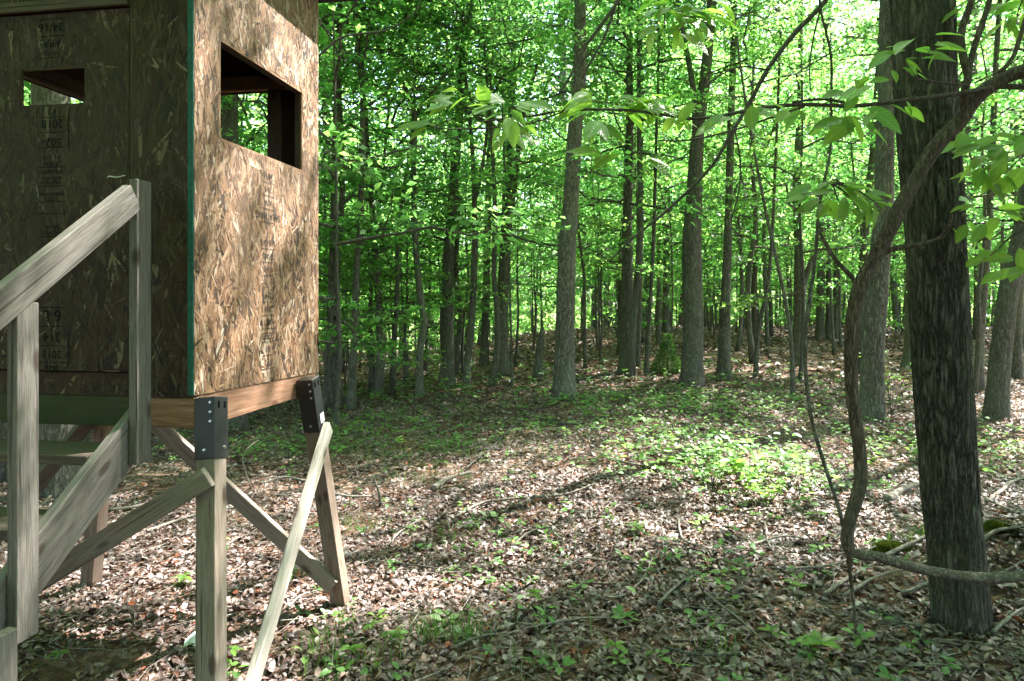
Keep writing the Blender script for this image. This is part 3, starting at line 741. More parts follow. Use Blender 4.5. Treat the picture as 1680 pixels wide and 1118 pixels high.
tree('slim grey trunk standing close right of the thick leaning trunk', (765, 640, 14), [(767, 600, 12), (775, 507, 11), (779, 400, 10), (779, 358, 9), (775, 250, 7), (768, 168, 6), (762, 100, 4)], H=9, crown=UND[0], crown_z=5.5, forks=[[(778, 330, 6), (786, 304, 5.5), (797, 232, 5), (803, 160, 4), (807, 100, 3)]], seed=50, sides=14)
tree('crooked grey trunk with a kink, forking into two arms', (689, 652, 14), [(688, 620, 13), (688, 586, 12), (694, 545, 11), (697, 530, 11), (690, 490, 11), (682, 400, 10), (679, 320, 9), (679, 250, 8.5), (681, 195, 8), (668, 150, 7), (643, 104, 6), (623, 80, 5)], H=7.5, crown=UND[1], crown_z=5.5, forks=[[(681, 195, 7), (695, 167, 5), (725, 132, 4.5), (745, 95, 4), (754, 64, 3.5)]], seed=51, sides=16)
tree('slender mottled trunk between the blind and the crooked trunk', (622, 650, 14), [(623, 600, 13), (623, 543, 12), (620, 472, 11), (614, 400, 10), (609, 322, 8), (600, 200, 7)], H=12, crown=UND[3], crown_z=5.5, seed=52, sides=14)
tree('dark slim trunk with a side fork, second right of the blind', (576, 672, 15), [(578, 620, 13), (582, 543, 12), (586, 421, 11), (591, 380, 11), (594, 250, 10), (595, 150, 9), (586, 72, 7)], H=13, mat=M_barkd, crown=UND[4], crown_z=6.5, forks=[[(596, 185, 5), (608, 170, 4), (625, 160, 3.5), (640, 140, 3)], [(595, 150, 6), (600, 80, 5), (606, 20, 4)]], seed=53, sides=14)
tree('dark slim trunk nearest the right edge of the blind', (536, 672, 15), [(538, 620, 13), (540, 579, 12), (546, 400, 10.5), (550, 215, 9.5), (557, 72, 9)], H=14, mat=M_barkd, crown=CAN[0], crown_z=8, crown_s=.75, seed=54, sides=14)
tree('stout ridged grey trunk behind the woody vine', (1431, 690, 34), [(1431, 670, 34), (1432, 579, 34), (1441, 454, 32), (1449, 358, 30), (1452, 232, 27), (1456, 107, 25), (1456, 0, 23)], H=17, crown=CAN[2], crown_z=8.5, crown_s=.9, sides=44, bark=.06, seed=55, fine=.06, zs=3)
tree('narrow dark trunk just left of the stout ridged trunk', (1412, 612, 14), [(1412, 560, 13), (1415, 454, 13), (1420, 370, 12), (1432, 250, 10), (1440, 120, 8)], H=13, mat=M_barkd, crown=UND[5], crown_z=6, seed=56, sides=14)
tree('dark leaning trunk at the right edge beyond the big tree', (1634, 686, 33), [(1637, 640, 31), (1642, 579, 30), (1656, 472, 28), (1670, 411, 26), (1685, 330, 24), (1700, 240, 21)], H=15, mat=M_barkd, crown=CAN[3], crown_z=8, crown_s=.9, sides=36, bark=.06, seed=57, fine=.07, zs=3)
tree('grey trunk with flared foot seen just left of the big dark trunk', (1491, 602, 21), [(1493, 560, 17), (1495, 472, 16), (1496, 350, 14)], H=14, crown=CAN[1], crown_z=9, seed=58)
tree('dark trunk forking at mid height behind the hanging thin vine', (1308, 600, 20), [(1309, 572, 18), (1311, 520, 18), (1312, 472, 19), (1310, 400, 13), (1306, 300, 11), (1312, 180, 9)], H=14, mat=M_barkd, crown=CAN[0], crown_z=9, forks=[[(1313, 478, 12), (1325, 445, 10), (1343, 400, 9), (1352, 340, 8), (1360, 250, 7)]], seed=59, sides=16)
tree('thin dark stem bowing right on the slope past the smooth grey trunk', (1239, 620, 8), [(1242, 570, 7), (1248, 525, 7), (1259, 472, 6), (1266, 400, 5.5), (1270, 320, 5)], H=6, mat=M_barkd, crown=SAP[1], crown_z=4.2, crown_s=1.5, seed=60, sides=8)
tree('thin mossy stem leaning left on the slope before the forked trunk', (1301, 650, 8), [(1300, 600, 7.5), (1296, 543, 7), (1284, 472, 6), (1268, 400, 5.5), (1255, 340, 5)], H=6, crown=SAP[2], crown_z=4, crown_s=1.4, seed=61, sides=8)
tree('distant dark trunk on the crest left of the pair, with a twin', (1345, 556, 15), [(1346, 520, 13), (1347, 436, 12), (1349, 300, 10)], H=15, mat=M_barkd, crown=CAN[1], crown_z=9, seed=62, sides=12)
tree('distant thin twin stem on the crest beside its dark partner', (1358, 556, 8), [(1358, 500, 7), (1359, 420, 7)], H=13, mat=M_barkd, crown=UND[0], crown_z=7, seed=63, sides=8)
tree('reddish distant trunk on the sunlit crest', (1238, 562, 11), [(1238, 530, 9), (1237, 479, 9), (1240, 400, 8)], H=14, mat=M_vine, crown=CAN[2], crown_z=9, seed=64, sides=10)
tree('faint grey distant trunk between the tall dark and double trunks', (1092, 563, 12), [(1092, 520, 11), (1093, 440, 10), (1093, 300, 9)], H=15, crown=CAN[3], crown_z=9, seed=65, sides=10)
tree('far pale stem touching the faint grey distant trunk', (1080, 566, 7), [(1080, 520, 7), (1081, 440, 6)], H=13, crown=UND[1], crown_z=7, seed=66, sides=8)
tree('thick furrowed trunk behind the stairs beneath the blind floor', (96, 812, 66), [(96, 790, 62), (96, 720, 60), (94, 600, 58), (90, 400, 56), (84, 150, 53)], H=16, crown=CAN[3], crown_z=8, crown_s=.9, sides=60, bark=.06, seed=67, fine=.05, zs=4, flare=.15)
tree('trunk glimpsed through the large side window of the blind', (384, 700, 30), [(382, 600, 26), (379, 400, 25), (378, 200, 24), (378, 60, 22)], H=16, crown=CAN[1], crown_z=8.5, seed=68)
tree('dark slanting trunk at the right edge beside the leaning one', (1606, 640, 14), [(1607, 580, 13), (1612, 500, 12), (1620, 400, 11)], H=14, mat=M_barkd, crown=UND[2], crown_z=6.5, seed=69, sides=12)
tree('dim trunk beyond the right edge thicket', (1668, 620, 15), [(1670, 540, 14), (1674, 430, 13)], H=14, mat=M_barkd, crown=CAN[0], crown_z=8, seed=70, sides=12)

for o in [o for o in scene.objects if o.name.split('.')[0] == 'tree' and o.type == 'EMPTY']:
    d_ = o.location.y
    if d_ < 8 or d_ > 30 or o.location.x < -4.5 or o.location.x > 4: continue
    k = int(o.location.x * 10) % 4; low_boughs(o, [3.3 + .12 * d_ + .3 * k, 5.0 + .12 * d_][1 if o.location.x > 4 else 0:], k, 1.35 + .15 * k)
# boughs added to the big tree, out of view, to shade the near ground
for k, (x, y, z) in enumerate(((4.5, 5.2, 5.3), (5.9, 4.8, 5.6))):
    l_ = Vector((x, y, z)) - big_tree.location
    obj('low_bough', FIN[k][0], None, big_tree, l_, (0, 0, k * 2.0), (.5, .5, .26)); obj('limbs', FIN[k][1], None, big_tree, l_, (0, 0, k * 2.0), (.5, .5, .26))
    st_ = Vector((-.25, .0, 4.6)); g = Geo(); v, q, t = tube(*resample([st_, st_.lerp(l_, .5) + Vector((0, 0, .25)), l_ + Vector((0, 0, .6))], [.06, .05, .03], .12), 10, .06, k); g.add(v, q, t)
    obj('limb', g.mesh('limb', True), M_barkbig, big_tree)  # limb added to carry the unseen bough
# broken snag
g0 = G(881, 619); sn = thing('dead_snag', 'short broken dark snag left of the straight grey trunk', 'snag', g0)
pts = [P(881, 619, g0.y) - g0 - Vector((0, 0, .1)), P(884, 590, g0.y) - g0, P(887, 560, g0.y) - g0, P(891, 538, g0.y) - g0]
obj('trunk', trunk_mesh(pts, [.085, .08, .075, .035], 14, .12, 3, 5, .06), M_barkd, sn)

# generic background trees
def gen_trunk(seed, H, r, wob):
    rng = np.random.default_rng(seed); n = 8; z = np.linspace(-.15, H, n)
    xy = np.cumsum(rng.normal(0, wob, (n, 2)), 0); xy -= xy[0]
    return trunk_mesh(np.stack([xy[:, 0], xy[:, 1], z], 1), r * (1 - .75 * np.linspace(0, 1, n)) , 10, .05, seed, 5, .5)
GT = [gen_trunk(400 + k, 17, .13 + .02 * k, .10) for k in range(4)]
GU = [gen_trunk(420 + k, 7.5, .045 + .008 * k, .09) for k in range(4)]
for m_ in GT: m_.materials.append(M_barkd if m_ in GT[:2] else M_bark)
for m_ in GU: m_.materials.append(M_barkd)

def place(x, y, kind, label, group, k, s=1.0, zc=None, name=None, crowns=None):
    z = float(ground(x, y)); r = thing(name or ('tree' if kind == 'c' else 'understorey_tree'), label, 'tree', (x, y, z), group, rt.uniform(0, 6.28))
    tm, cr = (pick(GT, k), pick(CAN, k)) if kind == 'c' else (pick(GU, k), pick(UND, k))
    if crowns: cr = pick(crowns, k)
    zc = zc if zc is not None else (6.5 if kind == 'c' else 2.2)
    obj('trunk', tm, None, r, (0, 0, 0), None, s)
    a = rt.uniform(0, 6.28)
    obj('crown', cr[0], None, r, (0, 0, zc * s), (0, 0, a), s); obj('limbs', cr[1], None, r, (0, 0, zc * s), (0, 0, a), s)
    return r

placed = []
def free(x, y, d):
    for a, b_ in placed:
        if (a - x) ** 2 + (b_ - y) ** 2 < d * d: return False
    placed.append((x, y)); return True
# tall trees deeper in the wood
n = 0; tries = 0
while n < 40 and tries < 4000:
    tries += 1
    y = rt.uniform(17, 46); x = rt.uniform(-.95, .95) * y
    if not free(x, y, 2.3): continue
    place(x, y, 'c', 'one of the many dim trunks deep in the wood behind the clearing', 'tall trees deep in the wood', n, rt.uniform(.8, 1.15), rt.uniform(4.5, 8)); n += 1
# understorey filling the middle distance
placed = []; n = 0; tries = 0
while n < 140 and tries < 8000:
    tries += 1
    y = rt.uniform(11, 42) if n > 20 else rt.uniform(10.5, 16); x = rt.uniform(-.92, .92) * y
    px = 840 + F * x / y
    if y < 13 and 600 < px < 1330: continue
    if y < 16 and px > 1330 and rt.random() < .7: continue
    if not free(x, y, 1.55): continue
    zc = rt.uniform(1.3, 2.5) if px < 800 else rt.uniform(1.7, 3.0)
    if y > 30: zc = rt.uniform(.8, 2.2)
    place(x, y, 'u', 'one of the leafy young trees filling the wood behind the clearing', 'understorey trees in the wood', n, rt.uniform(.75, 1.25), zc); n += 1
# airy saplings with thin layered sprays in front of the trunks
placed = []; n = 0; tries = 0
while n < 150 and tries < 9000:
    tries += 1
    y = rt.uniform(8.5, 34); x = rt.uniform(-.85, .85) * y; px = 840 + F * x / y
    if y < 12.5 and 560 < px < 1480: continue
    if y < 15 and px > 1400: continue
    if y < 17 and 1040 < px < 1480 and rt.random() < .6: continue
    if not free(x, y, 1.3): continue
    s_ = rt.uniform(1.3, 2.6); z = float(ground(x, y)); r_ = thing('sapling', 'one of the slim saplings with thin layered leaf sprays among the trunks', 'sapling', (x, y, z), 'slim saplings among the trunks', rt.uniform(0, 6.28))
    obj('trunk', pick(GU, n), None, r_, (0, 0, 0), None, (.5, .5, s_ * .45))
    zc = rt.uniform(.6, 2.0) if (px < 760 or y > 19) else rt.uniform(1.3, 2.8)
    obj('crown', pick(SAP, n)[0], None, r_, (0, 0, zc), None, s_); obj('limbs', pick(SAP, n)[1], None, r_, (0, 0, zc), None, s_); n += 1
for k, (px, y) in enumerate([(1230, 24), (1300, 27), (1370, 22), (1420, 28), (1480, 24), (1540, 29), (1600, 22), (1650, 26), (1700, 21), (1130, 28), (1030, 27), (1560, 34), (1380, 35), (1250, 36)]):
    place((px - 840) / F * y, y, 'u', 'one of the taller leafy trees far back at the right', 'taller leafy trees far back at the right', k, 1.35, 2.6 + .3 * (k % 4))
for k, (px, y) in enumerate([(545, 13), (575, 15.5), (605, 13.5), (640, 16), (665, 14), (700, 17), (720, 15), (560, 18), (630, 19), (680, 20), (590, 21), (755, 18), (800, 21), (535, 11.5)]):
    x = (px - 840) / F * y; z = float(ground(x, y)); s_ = 1.2 + .12 * (k % 5)
    r_ = thing('sapling', 'one of the low leafy saplings between the blind and the crooked trunk', 'sapling', (x, y, z), 'low saplings at the left', k * 1.3)
    obj('trunk', pick(GU, k), None, r_, (0, 0, 0), None, (.45, .45, s_ * .4))
    obj('crown', pick(SAP, k)[0], None, r_, (0, 0, .55 + .2 * (k % 4)), None, s_); obj('limbs', pick(SAP, k)[1], None, r_, (0, 0, .55 + .2 * (k % 4)), None, s_)
# unseen trees beside and behind the viewer, added and thickened to shade the place
for k, (x, y) in enumerate([(-5.5, 7.5), (-6.8, 3.5), (-7.5, -1), (-4.5, -4.5), (-.5, -5), (3.8, -4.2), (-2, -9), (4, -9), (8, -6), (-9, -8), (-12, 4), (-10, 11), (13.5, -8), (-13, -3), (0, -14), (9, -11), (-6, -13), (-14, -9), (-2.2, -3.4), (1.8, -7.2), (-4.2, -1.6), (-8.2, 1.4), (-1, -11.5)]):
    place(x, y, 'c', 'one of the tall trees standing around the clearing outside the picture', 'trees around the clearing', k, rt.uniform(.9, 1.1), rt.uniform(3.5, 6), crowns=DEN)
for k, (x, y) in enumerate([(7.6, 2.6), (7.4, 5.6), (9.8, -.8), (12.2, 2.6), (11.5, 6.2), (14.5, -1.5), (15.5, 5.0), (15, 9.5), (18, 1), (8.6, 5.4), (20, 6), (20, -5), (6.8, -1.2)]):
    place(x, y, 'c', 'one of the tall trees standing right of the clearing outside the picture', 'trees right of the clearing', k, rt.uniform(.9, 1.1), rt.uniform(5, 7), crowns=FIN)
ring = [(-5, 1), (-3.2, -2.6), (1.2, -3.4), (-6, -3), (4.5, -2.2), (-1.2, -6.5), (6.2, -4), (-8, 1.5), (-1.5, -3.6), (3, -6.5), (-4, -7), (-7.5, -6), (8.5, -8), (1, -10), (-5.5, -10), (5.5, -11), (-10, -2), (-6.2, 5.2), (9.5, -3.2), (-9, 6), (12, -6), (-3.5, -12)]  # unseen young trees added to block low light on the front wall
for k, (x, y) in enumerate(ring):
    place(x, y, 'u', 'one of the young trees around the clearing outside the picture', 'young trees around the clearing', k, rt.uniform(.9, 1.3), 1.1)

# the far wood, one mass
rng = np.random.default_rng(77); g = Geo(); nl = 300000
ang = rng.uniform(-1.2, 1.2, nl * 2); rr = rng.uniform(34, 88, nl * 2)
x = np.sin(ang) * rr * 1.1; y = np.cos(ang) * rr + 4; z = ground(x, y) + np.where(rng.random(nl * 2) < .3, rng.uniform(.2, 6, nl * 2), rng.uniform(3, 34, nl * 2))
k = vnoise(x * .35, y * .35, z * .45, 9) > -.05
x, y, z = x[k][:nl], y[k][:nl], z[k][:nl]; nl = len(x)
pos = np.stack([x, y, z], 1); dd = rng.normal(0, 1, (nl, 3)); dd[:, 2] *= .4; nn = np.array([0, 0, .5]) + rng.normal(0, 1, (nl, 3))
Lf = rng.uniform(.22, .55, nl); v, q = kites(pos, dd, nn, Lf, Lf * .65)
fw = obj('far_wood', mesh_np('far_wood', v, q, {'rnd': np.clip(rng.normal(.5, .22, nl), 0, 1)}), M_leaf)
tag(fw, 'far green wood closing the view behind all trunks', 'wood', kind='stuff')
g = Geo()
for k in range(330):
    a = rng.uniform(-1.0, 1.0); r_ = rng.uniform(34, 66); x, y = math.sin(a) * r_ * 1.1, math.cos(a) * r_ + 4; z = float(ground(x, y)); h = rng.uniform(8, 20); w = rng.uniform(.07, .2)
    pp = np.array([(0, 0, -.3), (rng.normal(0, .25), 0, h * .3), (rng.normal(0, .5), 0, h * .65), (rng.normal(0, .9), 0, h)]) + np.array([x, y, z])
    v, q, t = tube(pp, [w, w * .85, w * .6, w * .2], 6, caps=False); g.add(v, q)
obj('trunks', g.mesh('trunks', True), M_barkd, fw)['kind'] = 'stuff'

# ------------------------------------------------------------------ leaf litter
rng = np.random.default_rng(21)
def wedge(n, y0, y1, spread=.86, extra=.4):
    y = np.sqrt(rng.uniform(y0 ** 2, y1 ** 2, n)); x = rng.uniform(-1, 1, n) * (spread * y + extra); return x, y
def litter(n, y0, y1, smin, smax, tilt):
    x, y = wedge(n, y0, y1)
    soil = (vnoise(x * 1.3, y * 1.3, seed=31) + .5 * vnoise(x * 4, y * 4, seed=32) + .9 * np.exp(-(((x + 1.95) / .75) ** 2 + ((y - 3.15) / .5) ** 2)))
    keep = rng.random(n) > np.clip(soil * 1.2 - .45, 0, .9)
    x, y = x[keep], y[keep]; n = len(x)
    a = rng.uniform(0, 2 * np.pi, n); d = np.stack([np.cos(a), np.sin(a), rng.normal(0, tilt * .7, n)], 1)
    nn = np.array([0, 0, 1.]) + rng.normal(0, tilt, (n, 3)); flip = rng.random(n) < .5
    L = rng.uniform(smin, smax, n); W = L * rng.uniform(.28, .72, n)
    z = ground(x, y) + rng.uniform(.002, .026, n)
    return np.stack([x, y, z], 1), d, nn, L, W, n, np.where(flip, -1, 1)
g = Geo()
for (n, a, b_, s0, s1) in ((85000, 1.6, 6.5, .018, .068), (52000, 6.5, 13, .03, .085)):
    p, d, nn, L, W, n, fl_ = litter(n, a, b_, s0, s1, .38)
    v, t = leaves8(p, d, nn, L, W, rng.uniform(-.15, .3, n), rng.uniform(-.9, .9, n))
    r_ = np.clip(rng.normal(.5, .29, n) , 0, .95); r_[rng.random(n) < .02] = 1.0
    g.add(v, None, t, ta=np.repeat(r_, 8))
p, d, nn, L, W, n, fl_ = litter(60000, 13, 34, .08, .17, .4)
v, q = kites(p, d, nn, L, W, .2); g.add(v, q, qa=np.clip(rng.normal(.5, .24, n), 0, .97))
tag(obj('leaf_litter', g.mesh('leaf_litter'), M_litter), 'brown and pinkish fallen leaves covering the forest floor', 'leaf litter', kind='stuff')

# fine twigs in the litter
g = Geo(); n = 3600
x, y = wedge(n, 2.2, 12)
for k in range(n):
    a = rng.uniform(0, 6.28); L = rng.uniform(.10, .45); c_ = np.array([x[k], y[k], float(ground(x[k], y[k])) + .03])
    d = np.array([math.cos(a), math.sin(a), rng.normal(0, .1)]); bnd = np.array([-d[1], d[0], 0]) * rng.normal(0, .08) * L
    pts = np.array([c_ - d * L / 2, c_ + bnd, c_ + d * L / 2]); v, q, t = tube(pts, [.0035, .003, .0015], 4, caps=False); g.add(v, q)
tag(obj('twigs', g.mesh('twigs', True), M_stick), 'fine broken twigs strewn through the fallen leaves', 'twigs', kind='stuff')

# ------------------------------------------------------------------ green ground cover (seedlings too many to count)
patches = []   # px, py, radius in metres (x,y), count, leaf size
for (px, py, rx, ry, c_, ls, hh) in ((1010, 660, 1.7, 1.1, 260, .05, .16), (1130, 668, 1.9, 1.4, 330, .055, .2), (1250, 680, 1.4, 1.3, 170, .055, .2), (930, 690, 1.6, 1.0, 150, .05, .12), (1050, 720, 1.1, .9, 130, .05, .18),
        (1210, 770, .75, .8, 110, .06, .3), (1130, 770, .7, .7, 70, .055, .22), (1300, 790, .8, .7, 80, .05, .18), (1480, 740, 1.2, 1.0, 110, .05, .2), (1640, 760, 1.0, 1.2, 110, .055, .22),
        (560, 720, .9, .8, 110, .045, .14), (440, 745, .9, .8, 130, .055, .2), (600, 690, 1.2, 1.5, 130, .05, .14), (730, 730, .9, .9, 90, .04, .12), (680, 700, 1.5, 1.5, 120, .05, .14), (280, 730, 1.0, .9, 90, .05, .2),
        (1350, 640, 2.0, 2.2, 120, .06, .2), (1000, 620, 2.5, 2.5, 160, .07, .2), (760, 640, 2.0, 2.5, 160, .07, .22), (640, 640, 2.2, 2.5, 160, .07, .25), (1180, 610, 3, 3, 130, .07, .2), (860, 760, 2.0, 1.6, 60, .04, .1), (1100, 880, 2.0, 1.4, 70, .045, .1), (700, 900, 1.2, 1.2, 40, .04, .1), (1200, 990, 1.3, .9, 30, .045, .08), (900, 1060, 1.2, .5, 22, .045, .08), (600, 1070, .5, .4, 14, .05, .08)):
    patches.append((G(px, py), rx, ry, c_, ls, hh))
g = Geo(); st_g = Geo()
for (c0, rx, ry, cnt, ls, hh) in patches:
    for _ in range(int(cnt * (.55 if c0.y > 8 else .9))):
        x = c0.x + rng.normal(0, rx * .55); y = c0.y + rng.normal(0, ry * .55)
        if y < 2.2: continue
        h = hh * rng.uniform(.25, 1.1); z = float(ground(x, y)); nlv = rng.integers(3, 8)
        tip = np.array([x + rng.normal(0, .03), y + rng.normal(0, .03), z + h]); b0 = np.array([x, y, z])
        v, q, t = tube(np.array([b0, (b0 + tip) / 2 + rng.normal(0, .01, 3), tip]), [.002, .0018, .001], 3, caps=False); st_g.add(v, q)
        a = rng.uniform(0, 6.28) + np.arange(nlv) * 2.4; u = rng.uniform(.5, 1.0, nlv)
        pos = b0 + (tip - b0) * u[:, None]; d = np.stack([np.cos(a), np.sin(a), rng.normal(.05, .25, nlv)], 1)
        nn = np.array([0, 0, 1.]) + rng.normal(0, .3, (nlv, 3)); L = ls * rng.uniform(.7, 1.5, nlv)
        v, t = leaves8(pos + d * L[:, None] * .25, d, nn, L, L * rng.uniform(.5, .7, nlv), rng.uniform(-.02, .1, nlv), rng.uniform(-.1, .4, nlv))
        base = np.clip(rng.normal(.5, .2), 0, 1)
        g.add(v, None, t, ta=np.repeat(np.clip(base + rng.normal(0, .1, nlv), 0, 1), 8))
gc = obj('ground_cover', g.mesh('ground_cover'), M_cover); tag(gc, 'low green seedlings and herbs spread over the leaf litter', 'ground cover', kind='stuff')
obj('stems', st_g.mesh('stems', True), M_twig, gc)

# thin grass scattered in patches
g = Geo()
def blades(g, cx, cy, n, rad, h0, h1, wid=.004, lean=.5):
    x = cx + rng.normal(0, rad, n); y = cy + rng.normal(0, rad, n); z = ground(x, y)
    a = rng.uniform(0, 6.28, n); h = rng.uniform(h0, h1, n); l = rng.uniform(.1, lean, n) * h
    d = np.stack([np.cos(a), np.sin(a), 0 * a], 1); s = np.stack([-np.sin(a), np.cos(a), 0 * a], 1) * wid / 2
    b0 = np.stack([x, y, z], 1); m1 = b0 + d * (l * .35)[:, None] + np.array([0, 0, 1]) * (h * .6)[:, None]; t1 = b0 + d * l[:, None] + np.array([0, 0, 1]) * (h * .95)[:, None]
    v = np.stack([b0 - s, b0 + s, m1 + s * .8, m1 - s * .8, t1], 1).reshape(-1, 3); k = (np.arange(n) * 5)[:, None]
    r_ = np.clip(rng.normal(.5, .2, n), 0, 1)
    g.add(v, k + np.array([[0, 1, 2, 3]]), k + np.array([[3, 2, 4]]), qa=r_, ta=r_)
for (px, py, n, r_) in ((560, 730, 160, .25), (745, 735, 220, .3), (700, 740, 120, .25), (585, 735, 120, .2), (625, 750, 90, .2), (700, 790, 60, .2), (560, 1040, 50, .12), (680, 780, 70, .25), (740, 890, 50, .12), (580, 865, 50, .12), (622, 870, 24, .05), (1520, 885, 120, .12), (530, 1070, 50, .07), (545, 1095, 40, .08), (1190, 1090, 40, .08), (500, 945, 20, .05), (1000, 880, 40, .2), (900, 735, 120, .4), (620, 1090, 40, .1), (860, 1080, 40, .15)):
    c0 = G(px, py); blades(g, c0.x, c0.y, n, r_, .05, .17)
tag(obj('grass', g.mesh('grass'), M_grass), 'thin wispy woodland grass in patches on the litter', 'grass', kind='stuff')
for (px, py, n, r_, h, lab) in ((702, 1050, 220, .045, .13, 'left of two small green grass tufts in front'), (758, 1052, 300, .055, .14, 'right and larger of two small green grass tufts in front')):
    c0 = G(px, py); g = Geo(); blades(g, 0, 0, n // 2, r_ * .9, h * .5, h * 1.4, .003, .8)
    m_ = g.mesh('grass_tuft'); co = np.zeros(len(m_.vertices) * 3, np.float32); m_.vertices.foreach_get('co', co); co = co.reshape(-1, 3)
    co[:, 2] -= float(ground(0, 0)); m_.vertices.foreach_set('co', co.ravel()); m_.update()
    tag(obj('grass_tuft', m_, M_grass, None, c0), lab, 'grass tuft')

# ------------------------------------------------------------------ single leaf shapes, used for near leaves
def leaf_shape(seed, wmax=.5, tip=1.6, cup=.12, droop=.15, wav=.03):
    rng = np.random.default_rng(seed); n = 11; u = np.linspace(0, 1, n)
    w = wmax * .5 * (np.sin(np.pi * u ** .85) ** .8) * (1 - u ** 5 * .3); w[-1] = 0; w[0] = .004
    vs = []
    for k in range(n):
        z = -droop * u[k] ** 2
        for s_ in (-1, -.5, 0, .5, 1):
            vs.append((u[k], w[k] * s_ + .02 * math.sin(3 * u[k]), z + cup * abs(s_) * w[k] + wav * w[k] * math.sin(u[k] * 16 + s_ * 2) * abs(s_)))
    q = [[k * 5 + j, (k + 1) * 5 + j, (k + 1) * 5 + j + 1, k * 5 + j + 1] for k in range(n - 1) for j in range(4)]
    m = mesh_np('leaf', np.array(vs), np.array(q), {'rnd': np.full(len(q), rng.uniform(.2, .9))}, True); m.materials.append(M_near); return m
nt = M_near.node_tree; b = nt.nodes['Principled BSDF']
tcn = nt.nodes.new('ShaderNodeTexCoord'); sx_ = nt.nodes.new('ShaderNodeSeparateXYZ'); nt.links.new(tcn.outputs['Object'], sx_.inputs[0])
ay = math_n(nt, 'ABSOLUTE', sx_.outputs['Y'])
vn = math_n(nt, 'POWER', math_n(nt, 'ABSOLUTE', math_n(nt, 'SINE', math_n(nt, 'MULTIPLY', math_n(nt, 'SUBTRACT', sx_.outputs['X'], ay), 30.0))), 6.0)
rib = math_n(nt, 'LESS_THAN', ay, .012)
vv = math_n(nt, 'MAXIMUM', math_n(nt, 'SUBTRACT', 1.0, math_n(nt, 'POWER', math_n(nt, 'ABSOLUTE', math_n(nt, 'SINE', math_n(nt, 'MULTIPLY', math_n(nt, 'SUBTRACT', sx_.outputs['X'], ay), 30.0))), .25)), rib)
spots = ramp(nt, tex_noise(nt, tcn.outputs['Object'], 9, 4), [(.30, (.55, .42, .25)), (.37, (1, 1, 1))])
for lk in list(nt.links):
    if lk.to_socket == b.inputs['Base Color']: src = lk.from_socket
shade = mixc(nt, 1.0, mixc(nt, math_n(nt, 'MULTIPLY', vv, .55), src, (.22, .34, .12)), spots, 'MULTIPLY')
for lk in list(nt.links):
    if lk.from_socket == src and lk.to_node.type == 'MIX' and lk.to_node.blend_type == 'MULTIPLY': nt.links.new(shade, lk.to_socket)
nt.links.new(shade, b.inputs['Base Color']); bump(nt, b, vv, .003)
LEAF = [leaf_shape(k, .42 + .06 * (k % 3), 1.6, .15 + .1 * (k % 2), .1 + .08 * (k % 3)) for k in range(6)]
def put_leaf(parent, base, d, nrm, L, k, name='leaf'):
    d = Vector(d).normalized(); nrm = Vector(nrm); s_ = nrm.cross(d).normalized(); nrm = d.cross(s_)
    o = obj(name, LEAF[k % 6], None, parent, base, None, L)
    o.rotation_euler = Matrix(((d.x, s_.x, nrm.x), (d.y, s_.y, nrm.y), (d.z, s_.z, nrm.z))).to_euler()
    return o

# seedlings one can pick out in the foreground
seeds = [(300, 962, 6, .075, 'green seedling under the blind between the legs'), (95, 1103, 5, .06, 'small seedling on bare soil below the stairs'), (1182, 958, 3, .06, 'pale two-leaved seedling on sunlit litter right of centre'), (1345, 1082, 7, .095, 'broad-leaved dark green seedling at the bottom right of centre'), (1300, 990, 4, .055, 'small seedling left of the vine foot'),
         (655, 1060, 5, .05, 'little seedling left of the grass tufts'), (610, 1050, 5, .06, 'seedling with drooping leaves at the bottom beside the pale brace'), (575, 1095, 7, .06, 'tall leafy seedling near the bottom between brace and tufts'), (875, 1000, 5, .06, 'seedling with narrow upright leaves in front of the clearing'), (1265, 1060, 4, .06, 'bluish seedling at the bottom centre right'),
         (905, 905, 4, .05, 'tiny round-leaved seedling in the middle of the sunlit litter'), (780, 905, 3, .05, 'tiny pale seedling left in the sunlit litter'), (1045, 880, 5, .07, 'lone seedling on a thin stem in the sunlit litter'), (1185, 845, 5, .06, 'bright yellow-green seedling below the leafy patch'), (1240, 860, 5, .06, 'dark green seedling beside bright ones below the patch'), (1340, 855, 3, .07, 'single broad leaf seedling left of the vine'), (380, 1100, 4, .05, 'seedling at the foot of the near right leg'), (1010, 1085, 6, .07, 'dim bluish seedling at the bottom right of the tufts'), (735, 965, 2, .05, 'flat pale leaf pair beside the far right leg')]
sr = np.random.default_rng(8)
for k, (px, py, n, L, lab) in enumerate(seeds):
    c0 = G(px, py); r_ = thing('seedling', lab, 'seedling', c0, 'seedlings picked out on the litter'); h = sr.uniform(.05, .12)
    g = Geo(); v, q, t = tube(np.array([(0, 0, -.01), (.005, 0, h * .5), (.0, .004, h)]), [.0025, .002, .0015], 5); g.add(v, q, t); obj('stem', g.mesh('stem', True), M_twig, r_)
    for j in range(n):
        a = j * 2.4 + sr.uniform(0, .8)
        put_leaf(r_, (0, 0, h * sr.uniform(.75, 1)), (math.cos(a), math.sin(a), sr.uniform(-.1, .35)), (sr.normal(0, .15), sr.normal(0, .15), 1), L * sr.uniform(.8, 1.3), j + k)
